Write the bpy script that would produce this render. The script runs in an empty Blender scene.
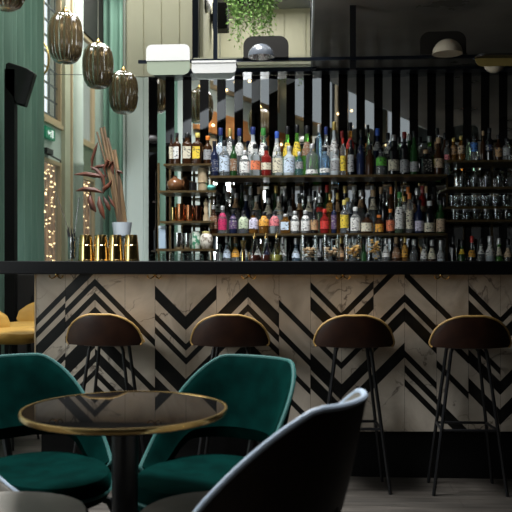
import bpy, math, random
from mathutils import Vector, Matrix
R = random.Random(7)
sc = bpy.context.scene
COL = sc.collection
PI = math.pi

# ------------------------------------------------------------------ camera frame
F = 800.0                     # focal length in pixels of the 512 px frame
TH = math.atan(52/800.0)      # the camera looks a little to the left of the bar's normal
CT, ST = math.cos(TH), math.sin(TH)
H = 1.12                      # eye height
HZ = 258.0                    # horizon row

def PX(px, Y):                # world X of column px on the plane y = Y
    u = (px - 256)/F
    return Y*(u*CT - ST)/(CT + u*ST)

def PZ(px, py, Y):
    X = PX(px, Y)
    d = Y*CT - X*ST
    return H + (HZ - py)*d/F

def PYW(px, X):               # world Y of column px on the plane x = X
    u = (px - 256)/F
    return X*(CT + u*ST)/(u*CT - ST)

cam = bpy.data.cameras.new('camera')
camo = bpy.data.objects.new('camera', cam); COL.objects.link(camo)
camo.location = (0, 0, H)
camo.rotation_euler = (PI/2, 0, TH)
cam.sensor_width = 36; cam.lens = F/512*36
cam.shift_y = (HZ - 256)/512
cam.clip_start = 0.05
cam.dof.use_dof = True; cam.dof.focus_distance = 4.4; cam.dof.aperture_fstop = 4.0
sc.camera = camo

# ------------------------------------------------------------------ materials
MATS = {}
def mat(name, col, rough=.5, metal=0., trans=0., ior=1.45, spec=.5, emit=None, es=0., sheen=0., coat=0., sheencol=None):
    if name in MATS: return MATS[name]
    m = bpy.data.materials.new(name); m.use_nodes = True
    b = m.node_tree.nodes['Principled BSDF']
    b.inputs['Base Color'].default_value = (*col, 1)
    b.inputs['Roughness'].default_value = rough
    b.inputs['Metallic'].default_value = metal
    b.inputs['Transmission Weight'].default_value = trans
    b.inputs['IOR'].default_value = ior
    b.inputs['Specular IOR Level'].default_value = spec
    b.inputs['Coat Weight'].default_value = coat
    if sheen:
        b.inputs['Sheen Weight'].default_value = sheen
        b.inputs['Sheen Roughness'].default_value = .35
        b.inputs['Sheen Tint'].default_value = (*(sheencol or col), 1)
    if emit:
        b.inputs['Emission Color'].default_value = (*emit, 1)
        b.inputs['Emission Strength'].default_value = es
    MATS[name] = m
    return m

def nodes(m):
    return m.node_tree.nodes, m.node_tree.links, m.node_tree.nodes['Principled BSDF']

def noisy(name, c1, c2, scale=5., detail=6., rough=.5, stretch=(1,1,1), lo=.35, hi=.65, bump=0., metal=0., spec=.5, roughvar=0., sheen=0., sheencol=None):
    if name in MATS: return MATS[name]
    m = mat(name, c1, rough, metal, spec=spec, sheen=sheen, sheencol=sheencol)
    n, l, b = nodes(m)
    tc = n.new('ShaderNodeTexCoord'); mp = n.new('ShaderNodeMapping'); mp.inputs['Scale'].default_value = stretch
    nz = n.new('ShaderNodeTexNoise'); nz.inputs['Scale'].default_value = scale; nz.inputs['Detail'].default_value = detail
    cr = n.new('ShaderNodeValToRGB')
    cr.color_ramp.elements[0].position = lo; cr.color_ramp.elements[0].color = (*c1, 1)
    cr.color_ramp.elements[1].position = hi; cr.color_ramp.elements[1].color = (*c2, 1)
    l.new(tc.outputs['Object'], mp.inputs['Vector']); l.new(mp.outputs['Vector'], nz.inputs['Vector'])
    l.new(nz.outputs['Fac'], cr.inputs['Fac']); l.new(cr.outputs['Color'], b.inputs['Base Color'])
    if bump:
        bp = n.new('ShaderNodeBump'); bp.inputs['Strength'].default_value = bump; bp.inputs['Distance'].default_value = .01
        l.new(nz.outputs['Fac'], bp.inputs['Height']); l.new(bp.outputs['Normal'], b.inputs['Normal'])
    if roughvar:
        mr = n.new('ShaderNodeMapRange'); mr.inputs['To Min'].default_value = rough - roughvar; mr.inputs['To Max'].default_value = rough + roughvar
        l.new(nz.outputs['Fac'], mr.inputs['Value']); l.new(mr.outputs['Result'], b.inputs['Roughness'])
    return m

def marble_mat():
    m = mat('marble', (.6,.55,.5), .35)
    n, l, b = nodes(m)
    tc = n.new('ShaderNodeTexCoord')
    nz = n.new('ShaderNodeTexNoise'); nz.inputs['Scale'].default_value = 3.2; nz.inputs['Detail'].default_value = 9; nz.inputs['Distortion'].default_value = 1.6
    cr = n.new('ShaderNodeValToRGB')
    e = cr.color_ramp.elements
    e[0].position = .28; e[0].color = (.36,.295,.225,1); e[1].position = .62; e[1].color = (.62,.54,.445,1)
    # thin veins where a distorted noise crosses its middle value
    n2 = n.new('ShaderNodeTexNoise'); n2.inputs['Scale'].default_value = 4.3; n2.inputs['Detail'].default_value = 8; n2.inputs['Distortion'].default_value = .9
    sb = n.new('ShaderNodeMath'); sb.operation = 'SUBTRACT'; sb.inputs[1].default_value = .5
    ab = n.new('ShaderNodeMath'); ab.operation = 'ABSOLUTE'
    mr = n.new('ShaderNodeMapRange'); mr.inputs['From Min'].default_value = 0; mr.inputs['From Max'].default_value = .014; mr.inputs['To Min'].default_value = 1; mr.inputs['To Max'].default_value = 0
    n3 = n.new('ShaderNodeTexNoise'); n3.inputs['Scale'].default_value = 5; n3.inputs['Detail'].default_value = 4
    m3 = n.new('ShaderNodeMapRange'); m3.inputs['From Min'].default_value = .42; m3.inputs['From Max'].default_value = .58
    mu = n.new('ShaderNodeMath'); mu.operation = 'MULTIPLY'
    mx = n.new('ShaderNodeMix'); mx.data_type = 'RGBA'; mx.inputs['B'].default_value = (.13,.10,.08,1)
    for t in (nz, n2, n3): l.new(tc.outputs['Object'], t.inputs['Vector'])
    l.new(nz.outputs['Fac'], cr.inputs['Fac'])
    l.new(n2.outputs['Fac'], sb.inputs[0]); l.new(sb.outputs[0], ab.inputs[0]); l.new(ab.outputs[0], mr.inputs['Value'])
    l.new(n3.outputs['Fac'], m3.inputs['Value'])
    l.new(mr.outputs['Result'], mu.inputs[0]); l.new(m3.outputs['Result'], mu.inputs[1])
    l.new(mu.outputs[0], mx.inputs['Factor']); l.new(cr.outputs['Color'], mx.inputs['A']); l.new(mx.outputs['Result'], b.inputs['Base Color'])
    return m

def floor_mat():
    m = mat('floor_planks', (.1,.08,.07), .5)
    n, l, b = nodes(m)
    tc = n.new('ShaderNodeTexCoord')
    br = n.new('ShaderNodeTexBrick'); br.inputs['Scale'].default_value = 1
    br.inputs['Brick Width'].default_value = 1.4; br.inputs['Row Height'].default_value = .13; br.inputs['Mortar Size'].default_value = .004
    br.inputs['Color1'].default_value = (.036,.031,.026,1); br.inputs['Color2'].default_value = (.070,.06,.05,1); br.inputs['Mortar'].default_value = (.03,.025,.02,1)
    mp = n.new('ShaderNodeMapping'); mp.inputs['Scale'].default_value = (2.2, 26, 1)
    nz = n.new('ShaderNodeTexNoise'); nz.inputs['Scale'].default_value = 1.5; nz.inputs['Detail'].default_value = 8
    mr = n.new('ShaderNodeMapRange'); mr.inputs['From Min'].default_value = .3; mr.inputs['From Max'].default_value = .7; mr.inputs['To Min'].default_value = .45; mr.inputs['To Max'].default_value = 1.35
    mx = n.new('ShaderNodeMix'); mx.data_type = 'RGBA'; mx.blend_type = 'MULTIPLY'; mx.inputs['Factor'].default_value = 1
    l.new(tc.outputs['Object'], br.inputs['Vector']); l.new(tc.outputs['Object'], mp.inputs['Vector']); l.new(mp.outputs['Vector'], nz.inputs['Vector'])
    l.new(nz.outputs['Fac'], mr.inputs['Value'])
    l.new(br.outputs['Color'], mx.inputs['A']); l.new(mr.outputs['Result'], mx.inputs['B']); l.new(mx.outputs['Result'], b.inputs['Base Color'])
    return m

def pane_mat():
    m = bpy.data.materials.new('window_glass'); m.use_nodes = True
    n, l = m.node_tree.nodes, m.node_tree.links
    n.remove(n['Principled BSDF'])
    t = n.new('ShaderNodeBsdfTransparent'); t.inputs['Color'].default_value = (.93,.95,.95,1)
    g = n.new('ShaderNodeBsdfGlossy'); g.inputs['Roughness'].default_value = .02
    mx = n.new('ShaderNodeMixShader'); mx.inputs[0].default_value = .08
    l.new(t.outputs[0], mx.inputs[1]); l.new(g.outputs[0], mx.inputs[2]); l.new(mx.outputs[0], n['Material Output'].inputs['Surface'])
    return m

def label_mat(name, col, ink):
    key = 'paper_' + name
    if key in MATS: return MATS[key]
    m = mat(key, col, .6)
    n, l, b = nodes(m)
    tc = n.new('ShaderNodeTexCoord'); mp = n.new('ShaderNodeMapping'); mp.inputs['Scale'].default_value = (75, 75, 120)
    nz = n.new('ShaderNodeTexNoise'); nz.inputs['Scale'].default_value = 1; nz.inputs['Detail'].default_value = 2
    mr = n.new('ShaderNodeMapRange'); mr.inputs['From Min'].default_value = .56; mr.inputs['From Max'].default_value = .62
    mx = n.new('ShaderNodeMix'); mx.data_type = 'RGBA'; mx.inputs['A'].default_value = (*col, 1); mx.inputs['B'].default_value = (*ink, 1)
    l.new(tc.outputs['Object'], mp.inputs['Vector']); l.new(mp.outputs['Vector'], nz.inputs['Vector']); l.new(nz.outputs['Fac'], mr.inputs['Value'])
    l.new(mr.outputs['Result'], mx.inputs['Factor']); l.new(mx.outputs['Result'], b.inputs['Base Color'])
    return m

def thin_glass():
    m = bpy.data.materials.new('thin_glass'); m.use_nodes = True
    n, l = m.node_tree.nodes, m.node_tree.links
    n.remove(n['Principled BSDF'])
    t = n.new('ShaderNodeBsdfTransparent'); t.inputs['Color'].default_value = (.93,.95,.95,1)
    g = n.new('ShaderNodeBsdfGlossy'); g.inputs['Roughness'].default_value = .03
    lw = n.new('ShaderNodeLayerWeight'); lw.inputs['Blend'].default_value = .35
    mx = n.new('ShaderNodeMixShader')
    l.new(lw.outputs['Facing'], mx.inputs[0])
    mr = n.new('ShaderNodeMapRange'); mr.inputs['To Min'].default_value = .05; mr.inputs['To Max'].default_value = .75
    l.new(lw.outputs['Facing'], mr.inputs['Value']); l.new(mr.outputs['Result'], mx.inputs[0])
    l.new(t.outputs[0], mx.inputs[1]); l.new(g.outputs[0], mx.inputs[2]); l.new(mx.outputs[0], n['Material Output'].inputs['Surface'])
    return m
M_marble = marble_mat(); M_floor = floor_mat(); M_pane = pane_mat()
M_inlay = noisy('black_marble', (.006,.006,.006), (.03,.028,.025), 9, 8, .3, lo=.5, hi=.85)
M_counter = mat('black_counter', (.004,.004,.0045), .35, spec=.15)
M_plinth = mat('plinth_black', (.003,.003,.003), .6, spec=.2)
M_cream = noisy('cream_wall', (.52,.51,.38), (.58,.57,.43), 3, 4, .6)
M_whitepaint = noisy('pale_paint', (.55,.63,.58), (.62,.70,.65), 2, 4, .55)
M_sage = mat('sage_panel', (.22,.26,.19), .6)
M_darkwall = noisy('dark_wall', (.012,.011,.010), (.022,.02,.018), 3, 5, .6)
M_darkceil = noisy('dark_ceiling', (.11,.10,.085), (.25,.22,.19), 2.2, 9, .30, bump=.08, roughvar=.1)
M_ceil = mat('ceiling_grey', (.16,.17,.17), .7)
M_fascia = mat('fascia_pale', (.5,.52,.52), .6)
M_blackmetal = mat('black_metal', (.008,.008,.009), .35, spec=.5)
M_bluesteel = mat('dark_blue_steel', (.012,.016,.024), .3, .6)
M_brass = mat('brass', (.62,.42,.16), .25, 1.)
M_gold = mat('gold_metal', (.60,.42,.17), .16, 1.)
M_copper = mat('copper', (.62,.27,.13), .22, 1.)
M_silver = mat('silver', (.7,.7,.7), .18, 1.)
M_mirror = mat('mirror', (.86,.86,.84), .015, 1.)
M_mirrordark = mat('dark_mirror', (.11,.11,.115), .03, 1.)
M_shelf = mat('shelf_bronze', (.16,.11,.05), .35, .7)
M_curtain = noisy('green_curtain', (.13,.245,.195), (.18,.31,.25), 3, 4, .8, stretch=(6,6,.4), sheen=.25, sheencol=(.3,.55,.45))
M_teal = noisy('teal_velvet', (.0001,.0078,.0066), (.0002,.0130,.0108), 14, 5, .9, sheen=.04, sheencol=(.01,.65,.52), spec=.02)
M_tealpipe = mat('teal_piping', (.003,.06,.053), .7, sheen=.3, sheencol=(.1,.7,.6))
M_leatherback = noisy('dark_brown_leather', (.008,.004,.003), (.014,.007,.004), 18, 6, .5, spec=.25)
M_leatherseat = noisy('taupe_leather', (.115,.105,.088), (.15,.138,.115), 10, 6, .5)
M_litpipe = mat('lit_edge_piping', (.42,.50,.60), .45)  # light on the leather edge, put into the piping colour
M_stoolback = noisy('oxblood_leather', (.020,.006,.003), (.036,.012,.005), 14, 6, .4)
M_tanpipe = mat('tan_piping', (.38,.23,.075), .4)
M_stoolseat = mat('stool_seat_leather', (.30,.17,.05), .5)
M_mustard = noisy('mustard_velvet', (.36,.20,.035), (.45,.26,.05), 12, 5, .6, sheen=.15, sheencol=(1,.8,.4))
M_tabletop = mat('black_glass_top', (.004,.004,.004), .03, spec=.30)
M_white = mat('white_enamel', (.50,.49,.465), .4)
M_lampgreen = mat('pale_green_enamel', (.22,.25,.185), .45)
M_lampdark = mat('dark_bronze_enamel', (.014,.012,.010), .4)
M_domegrey = mat('grey_dome', (.075,.082,.095), .25, coat=.4)
M_domecream = mat('cream_dome', (.58,.50,.38), .25, coat=.5)
M_smoke = mat('smoked_glass', (.13,.092,.045), .08, trans=.55, ior=1.4, coat=.5)
M_leaf = noisy('green_leaf', (.10,.26,.04), (.42,.62,.19), 30, 3, .5)
M_orange = noisy('orange_wood', (.50,.20,.06), (.62,.27,.09), 2, 6, .5, stretch=(1,1,14))
M_frame = mat('ochre_frame', (.55,.42,.26), .5)
M_bead = mat('fairy_bulb', (1,.8,.5), .4, emit=(1,.72,.36), es=4)
M_outwall = noisy('exterior_brown', (.20,.09,.035), (.55,.30,.13), 6, 6, .8)
M_lattice = mat('lattice_grey', (.10,.11,.11), .6)
M_exit = mat('exit_green', (.0,.18,.09), .4, emit=(0,.35,.17), es=.1)
M_exitw = mat('exit_white', (.8,.85,.8), .4, emit=(.8,.9,.85), es=.5)
M_clay = mat('brown_glaze', (.20,.085,.035), .25, coat=.5)
M_beige = noisy('beige_ceramic', (.45,.33,.20), (.60,.47,.30), 30, 3, .5)
M_turq = mat('turquoise', (.16,.62,.55), .4)
M_petal = noisy('dried_petal', (.045,.012,.006), (.11,.030,.013), 14, 4, .5)
M_stem = noisy('dried_stem', (.06,.033,.016), (.20,.12,.05), 4, 5, .6, stretch=(8,8,.6))
M_bucket = mat('white_bucket', (.62,.68,.74), .4)
M_chips = noisy('dried_fruit', (.55,.27,.05), (.80,.50,.14), 30, 3, .5)
M_nuts = noisy('pale_snack', (.42,.26,.13), (.65,.46,.27), 30, 3, .6)

def glassm(name, col, rough=.03, trans=.9, ior=1.3):
    return mat('glass_'+name, col, rough, trans=trans, ior=ior)
GL = {
 'clear': glassm('clear', (.92,.95,.95)),
 'blue': glassm('blue', (.42,.66,.92)),
 'green': glassm('green', (.20,.62,.10), trans=.75),
 'dark green': glassm('dark_green', (.02,.075,.02), trans=.3),
 'black': mat('glass_black', (.006,.006,.008), .08, coat=.6),
 'amber': glassm('amber', (.62,.27,.05), trans=.8),
 'brown': glassm('brown', (.055,.022,.009), trans=.3),
 'red': glassm('red', (.45,.035,.03), trans=.6),
 'navy': glassm('navy', (.015,.022,.06), trans=.25),
 'frosted': mat('glass_frosted', (.62,.68,.70), .35, trans=.35, ior=1.2),
 'pale green': glassm('pale_green', (.55,.80,.55)),
}
CAPC = {'black':(.01,.01,.012),'navy':(.02,.035,.16),'gold':(.62,.45,.14),'red':(.5,.03,.02),'orange':(.72,.20,.03),'silver':(.6,.6,.6),
        'tan':(.5,.33,.18),'yellow':(.75,.6,.15),'white':(.75,.75,.72),'green':(.05,.25,.05),'blue':(.05,.12,.5),'dark red':(.2,.02,.02)}
LABC = {'white':(.80,.79,.75),'cream':(.72,.66,.50),'pale blue':(.62,.72,.84),'blue':(.06,.20,.55),'coral':(.80,.22,.10),'navy':(.02,.03,.08),
        'brown':(.24,.12,.06),'yellow':(.85,.62,.06),'green':(.13,.50,.06),'grey':(.36,.36,.36),'beige':(.60,.44,.29),'pink':(.78,.22,.24),
        'magenta':(.62,.03,.13),'purple':(.10,.05,.14),'pale green':(.58,.66,.46),'lavender':(.66,.62,.76),'orange':(.82,.40,.06),'red':(.62,.04,.03),
        'black':(.015,.015,.015),'tan':(.50,.30,.15)}
def capm(c): return mat('cap_'+c.replace(' ','_'), CAPC[c], .35, .6 if c in ('gold','silver') else 0.)
def labm(c):
    col = LABC[c]; lum = sum(col)/3
    ink = (.03,.025,.03) if lum > .18 else (.45,.42,.36)
    return label_mat(c.replace(' ','_'), col, ink)

# ------------------------------------------------------------------ mesh building
class MB:
    def __init__(s): s.v=[]; s.f=[]; s.mi=[]
    def add(s, vs, fs, mi=0):
        o=len(s.v); s.v += [tuple(p) for p in vs]
        for f in fs: s.f.append(tuple(i+o for i in f)); s.mi.append(mi)
        return s
    def box(s, x0,x1,y0,y1,z0,z1, mi=0):
        vs=[(x,y,z) for x in (x0,x1) for y in (y0,y1) for z in (z0,z1)]
        return s.add(vs, [(0,1,3,2),(4,6,7,5),(0,4,5,1),(2,3,7,6),(0,2,6,4),(1,5,7,3)], mi)
    def lathe(s, prof, c=(0,0,0), seg=20, mi=0, a0=0, a1=2*PI, sx=1, sy=1, sq=0, cap=True):
        full = abs(a1-a0-2*PI) < 1e-6
        n = seg if full else seg+1
        vs=[]
        for r,z in prof:
            for k in range(n):
                a=a0+(a1-a0)*k/seg
                ca,sa=math.cos(a),math.sin(a)
                if sq:   # rounded square
                    q=(abs(ca)**sq+abs(sa)**sq)**(-1/sq); ca*=q; sa*=q
                vs.append((c[0]+r*ca*sx, c[1]+r*sa*sy, c[2]+z))
        fs=[]
        for i in range(len(prof)-1):
            for k in range(seg if full else seg):
                k2=(k+1)%n
                fs.append((i*n+k, i*n+k2, (i+1)*n+k2, (i+1)*n+k))
        if full and cap:
            if prof[0][0]>1e-5: fs.append(tuple(reversed(range(n))))
            if prof[-1][0]>1e-5: fs.append(tuple((len(prof)-1)*n+k for k in range(n)))
        return s.add(vs,fs,mi)
    def tube(s, pts, r, seg=8, mi=0, closed=False):
        pts=[Vector(p) for p in pts]; n=len(pts)
        rr = r if isinstance(r,(list,tuple)) else [r]*n
        vs=[]; up=None
        for i,p in enumerate(pts):
            if closed: t=(pts[(i+1)%n]-pts[i-1])
            else: t=(pts[min(i+1,n-1)]-pts[max(i-1,0)])
            t.normalize()
            if up is None:
                up = Vector((0,0,1)) if abs(t.z)<.9 else Vector((0,1,0))
            a=t.cross(up)
            if a.length<1e-4: a=t.cross(Vector((1,0,0)))
            a.normalize(); b=a.cross(t).normalized(); up=b
            for k in range(seg):
                w=2*PI*k/seg
                q=p+a*(rr[i]*math.cos(w))+b*(rr[i]*math.sin(w)); vs.append(q)
        fs=[]
        for i in range(n if closed else n-1):
            j=(i+1)%n
            for k in range(seg):
                fs.append((i*seg+k,i*seg+(k+1)%seg,j*seg+(k+1)%seg,j*seg+k))
        if not closed:
            fs.append(tuple(reversed(range(seg)))); fs.append(tuple((n-1)*seg+k for k in range(seg)))
        return s.add(vs,fs,mi)
    def prism(s, poly, axis, a, b, mi=0):
        # poly of 2-D points, extruded along axis ('x','y','z') from a to b
        def mk(p,t):
            if axis=='y': return (p[0],t,p[1])
            if axis=='x': return (t,p[0],p[1])
            return (p[0],p[1],t)
        n=len(poly)
        vs=[mk(p,a) for p in poly]+[mk(p,b) for p in poly]
        fs=[tuple(range(n)), tuple(reversed(range(n,2*n)))]+[(i,(i+1)%n,n+(i+1)%n,n+i) for i in range(n)]
        return s.add(vs,fs,mi)
    def grid(s, fn, nu, nv, mi=0):
        vs=[fn(i/nu,j/nv) for j in range(nv+1) for i in range(nu+1)]
        fs=[(j*(nu+1)+i,j*(nu+1)+i+1,(j+1)*(nu+1)+i+1,(j+1)*(nu+1)+i) for j in range(nv) for i in range(nu)]
        return s.add(vs,fs,mi)
    def build(s, name, mats, parent=None, smooth=True, bevel=0, solid=0, loc=None, fix=True):
        me=bpy.data.meshes.new(name); me.from_pydata(s.v,[],s.f)
        if not isinstance(mats,(list,tuple)): mats=[mats]
        for m in mats: me.materials.append(m)
        if any(s.mi): me.polygons.foreach_set('material_index', s.mi)
        if fix:
            import bmesh
            bm=bmesh.new(); bm.from_mesh(me); bmesh.ops.recalc_face_normals(bm, faces=bm.faces); bm.to_mesh(me); bm.free()
        if smooth:
            me.shade_smooth(); me.set_sharp_from_angle(angle=math.radians(38))
        me.update()
        o=bpy.data.objects.new(name,me); COL.objects.link(o)
        if parent: o.parent=parent
        if loc: o.location=loc
        if solid:
            md=o.modifiers.new('solid','SOLIDIFY'); md.thickness=solid; md.offset=0
        if bevel:
            md=o.modifiers.new('bevel','BEVEL'); md.width=bevel; md.segments=2; md.limit_method='ANGLE'
        return o

def tag(o, label=None, cat=None, group=None, kind=None):
    if label: o['label']=label
    if cat: o['category']=cat
    if group: o['group']=group
    if kind: o['kind']=kind
    return o
def thing(name, label, cat, loc=(0,0,0), rz=0, group=None):
    o=bpy.data.objects.new(name,None); COL.objects.link(o); o.location=loc; o.rotation_euler=(0,0,rz); o.empty_display_size=.1
    return tag(o,label,cat,group)
def struct(o): o['kind']='structure'; return o
def copy_tree(o, parent=None):
    c=o.copy(); COL.objects.link(c)
    if parent: c.parent=parent
    for ch in list(o.children): copy_tree(ch,c)
    return c
ORD=['','first','second','third','fourth','fifth','sixth','seventh','eighth','ninth','tenth','eleventh','twelfth','thirteenth','fourteenth','fifteenth',
     'sixteenth','seventeenth','eighteenth','nineteenth','twentieth','twenty-first','twenty-second','twenty-third','twenty-fourth','twenty-fifth','twenty-sixth',
     'twenty-seventh','twenty-eighth','twenty-ninth','thirtieth','thirty-first','thirty-second','thirty-third','thirty-fourth','thirty-fifth']

# ------------------------------------------------------------------ the room
XL=-2.40; XE=.035; XR=3.2; YB=-4.5
ZC=4.30; ZLOW=2.443; YF=5.85
floor=struct(MB().box(-4.0,XR+.2,YB-.2,11,-.08,0).build('floor',M_floor,smooth=False))
struct(MB().box(XL-.15,XE,YB,9.7,ZC,ZC+.1).build('ceiling',M_ceil,smooth=False))
# lowered dark ceiling over the right half, with its pale edge
struct(MB().box(XE,XR,-2.2,YF,ZLOW,ZLOW+.08).build('ceiling_lowered',M_darkceil,smooth=False))
struct(MB().box(XE-.012,XE,-2.2,YF,ZLOW,2.62).build('trim_1',M_fascia,smooth=False))
struct(MB().box(XE,XE+.1,-2.2,YF,ZLOW+.08,ZC+.1).build('wall_bulkhead',M_darkwall,smooth=False))
struct(MB().box(XR,XR+.15,YB,8.1,0,ZC).build('wall_right',M_darkwall,smooth=False))
struct(MB().box(XE,XR,YB,-2.2,ZC,ZC+.1).build('ceiling_rear',M_darkwall,smooth=False))
struct(MB().box(XL-.15,XR,YB-.15,YB,0,ZC).build('wall_rear',M_darkwall,smooth=False))
# wall behind the back bar, dark, right part
xw1=PX(126.5,5.9)
struct(MB().box(XE-.02,XR,YF,YF+.12,0,ZC).build('wall_back',M_darkwall,smooth=False))
# cream panelled wall left of and above the back bar
def board_wall(x0,x1,y,z0,z1,pitch,mt,name,dep=.12):
    m=MB(); m.box(x0,x1,y+.012,y+dep,z0,z1)
    x=x0
    while x<x1-.01:
        m.box(x+.006,min(x+pitch,x1)-.006,y,y+.014,z0,z1); x+=pitch
    return struct(m.build(name,mt,smooth=False))
xcol=PX(196,5.86)
board_wall(xw1,xcol-.02,5.88,2.47,ZC,.135,M_cream,'wall_panelled')
board_wall(xw1,xcol-.02,5.88,0,2.465,.135,M_whitepaint,'wall_panelled_lower')
struct(MB().box(xw1-.012,xw1,5.84,9.5,0,ZC).build('trim_2',M_whitepaint,smooth=False))
struct(MB().box(xcol-.022,xcol+.022,5.82,5.90,2.42,ZC).build('trim_3',M_bluesteel,smooth=False))
struct(MB().box(xcol+.02,xcol+.05,5.90,7.0,2.2,ZC).build('wall_return',M_cream,smooth=False))
board_wall(xcol+.05,XE,7.0,2.2,ZC,.19,M_cream,'wall_recess')
struct(MB().box(xcol,XE,5.9,7.0,2.2,2.3).build('trim_4',M_cream,smooth=False))
struct(MB().box(xcol+.05,XE,5.95,7.0,3.30,3.36).build('ceiling_recess',M_ceil,smooth=False))
struct(MB().box(xcol+.02,XE-.012,5.60,5.72,2.455,2.525).box(xcol+.02,XE-.012,5.58,5.60,2.47,2.525).build('trim_5',M_cream,smooth=False))
struct(MB().box(PX(152,5.6),XE+2.2,5.60,5.72,2.425,2.455).build('trim_6',M_bluesteel,smooth=False))
struct(MB().box(XE-.014,XE+.02,5.55,5.86,2.43,ZC).build('trim_7',M_bluesteel,smooth=False))
# far wall at the end of the window aisle
struct(MB().box(XL-.15,xw1+.3,9.5,9.62,0,ZC).build('wall_far',M_whitepaint,smooth=False))

# --- left wall: segments along y around its openings
def yw(px): return PYW(px, XL)
Y42,Y58,Y66,Y72,Y80,Y94=yw(40),yw(60.5),yw(67),yw(72),yw(80),yw(94)
WT=.05
wl=MB()
def seg(y0,y1,z0,z1): wl.box(XL-WT,XL,y0,y1,z0,z1)
openings=[]   # (y0,y1,z0,z1)
def column(y0,y1,holes):
    z=0
    for (a,b) in holes:
        if a>z: seg(y0,y1,z,a)
        z=b; openings.append((y0,y1,a,b))
    if z<ZC: seg(y0,y1,z,ZC)
seg(YB,-3.6,0,ZC)
column(-3.6,-2.2,[(1.0,2.45),(3.0,3.9)])
seg(-2.2,-1.9,0,ZC)
column(-1.9,-.5,[(1.0,2.45),(3.0,3.9)])
seg(-.5,-.2,0,ZC)
column(-.2,1.3,[(1.0,2.45),(3.0,3.9)])
seg(1.3,1.6,0,ZC)
column(1.6,3.1,[(1.0,2.45),(3.0,3.9)])
seg(3.1,Y42+.05,0,ZC)
n0=len(openings)
column(Y42+.05,Y58,[(0.02,2.04),(2.40,4.1)])
seg(Y58,Y66,0,ZC)
column(Y66,Y72,[(.9,4.1)])
seg(Y72,Y80,0,ZC)
column(Y80,Y94,[(.7,2.0),(2.36,3.52)])
seg(Y94,9.6,0,ZC)
struct(wl.build('wall_left',M_whitepaint,smooth=False))
# orange timber band and bulbs along the aisle wall (seen in the mirrors)
struct(MB().box(XL,XL+.05,-3.9,3.4,2.50,2.74).build('trim_8',M_orange,smooth=False))
# column in front of the wall
cy=yw(75.5)
mc=MB(); mc.lathe([(.06,0),(.06,2.06),(.066,2.07),(.066,2.11),(.06,2.12),(.06,ZC)],(XL+.02,cy,0),20)
struct(mc.build('trim_9',M_whitepaint))
struct(MB().box(XL,XL+.04,Y58+.02,Y66-.02,0,ZC).build('trim_10',M_cream,smooth=False))
struct(MB().box(XL,XL+.015,Y80-.02,Y94+.02,2.02,2.34).build('trim_11',M_sage,smooth=False))
# dark boarded zone above the last window
struct(MB().box(XL,XL+.03,Y80+.03,9.3,3.53,ZC).build('trim_12',M_darkwall,smooth=False))
wn=0
for i,(y0,y1,z0,z1) in enumerate(openings):
    wn+=1
    isdoor = (z0<.1)
    nm = 'door_1' if isdoor else 'window_%d'%wn
    fr=MB(); w=.035 if i>=n0 else .05
    fr.box(XL-.035,XL+.012,y0,y0+w,z0,z1).box(XL-.035,XL+.012,y1-w,y1,z0,z1).box(XL-.035,XL+.012,y0+w,y1-w,z1-w,z1).box(XL-.035,XL+.012,y0+w,y1-w,z0,z0+w)
    if isdoor: fr.box(XL-.03,XL+.0,y0+w,y1-w,1.02,1.08).box(XL-.03,XL+.0,y0+w,y1-w,.1,.16)
    o=struct(fr.build(nm,M_frame,smooth=False))
    MB().box(XL-.018,XL-.014,y0+w,y1-w,z0+w,z1-w).build('pane',M_pane,o,smooth=False)
    if n0<i<n0+2 or (i==n0+1):       # leaded lattice
        la=MB(); hh=z1-z0; pitch=.145
        z=z0+w+.02
        while z<z1:
            la.box(XL-.034,XL-.020,y0+w,y1-w,z,z+.016); z+=pitch
        y=y0+w+.07
        while y<y1-w:
            la.box(XL-.034,XL-.020,y,y+.018,z0+w,z1-w); y+=.17
        la.build('lattice',M_lattice,o,smooth=False)
# sill boards
struct(MB().box(XL-.005,XL+.03,Y42+.05,Y58,2.36,2.40).build('trim_13',M_frame,smooth=False))
struct(MB().box(XL-.005,XL+.03,Y80,Y94,2.32,2.36).build('trim_14',M_frame,smooth=False))
# exterior wall beyond the door and the low window
struct(MB().box(-3.75,-3.65,9.0,15.5,-.05,2.75).build('wall_exterior',M_outwall,smooth=False))

struct(MB().box(-3.95,-3.85,11.9,15.5,-.05,5.2).build('wall_exterior_cream',M_cream,smooth=False))
# fairy lights behind the glazed door and low window
fl=MB()
for k in range(430):
    y=R.uniform(9.9,14.5); z=R.uniform(.9,2.5); r=R.uniform(.005,.0125)
    fl.lathe([(0,-r),(r*.8,-r*.5),(r,0),(r*.8,r*.5),(0,r)],(-3.5+R.uniform(-.05,.1),y,z),6)
for k in range(34):
    y=9.9+4.6*k/33; fl.tube([(-3.54,y,-.04),(-3.54,y,2.6)],.003,4,1)
tag(fl.build('fairy_lights',[M_bead,M_blackmetal]),'warm fairy lights twinkling behind the glazed door at left','fairy lights',kind='stuff')
fl=MB()
for k in range(15):
    y=-3.7+.49*k; z=2.62+.05*math.sin(k*2.1)
    fl.lathe([(0,-.018),(.016,-.009),(.018,0),(.016,.009),(0,.018)],(XL+.08,y,z),8)
    fl.lathe([(0,-.018),(.016,-.009),(.018,0),(.016,.009),(0,.018)],(XL+.08,y+.25,3.2+.2*math.sin(k*1.3)),8)
tag(fl.build('bulb_string',M_bead),'string of bulbs along the orange timber band, seen in the mirrors','string lights',kind='stuff')

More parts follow.
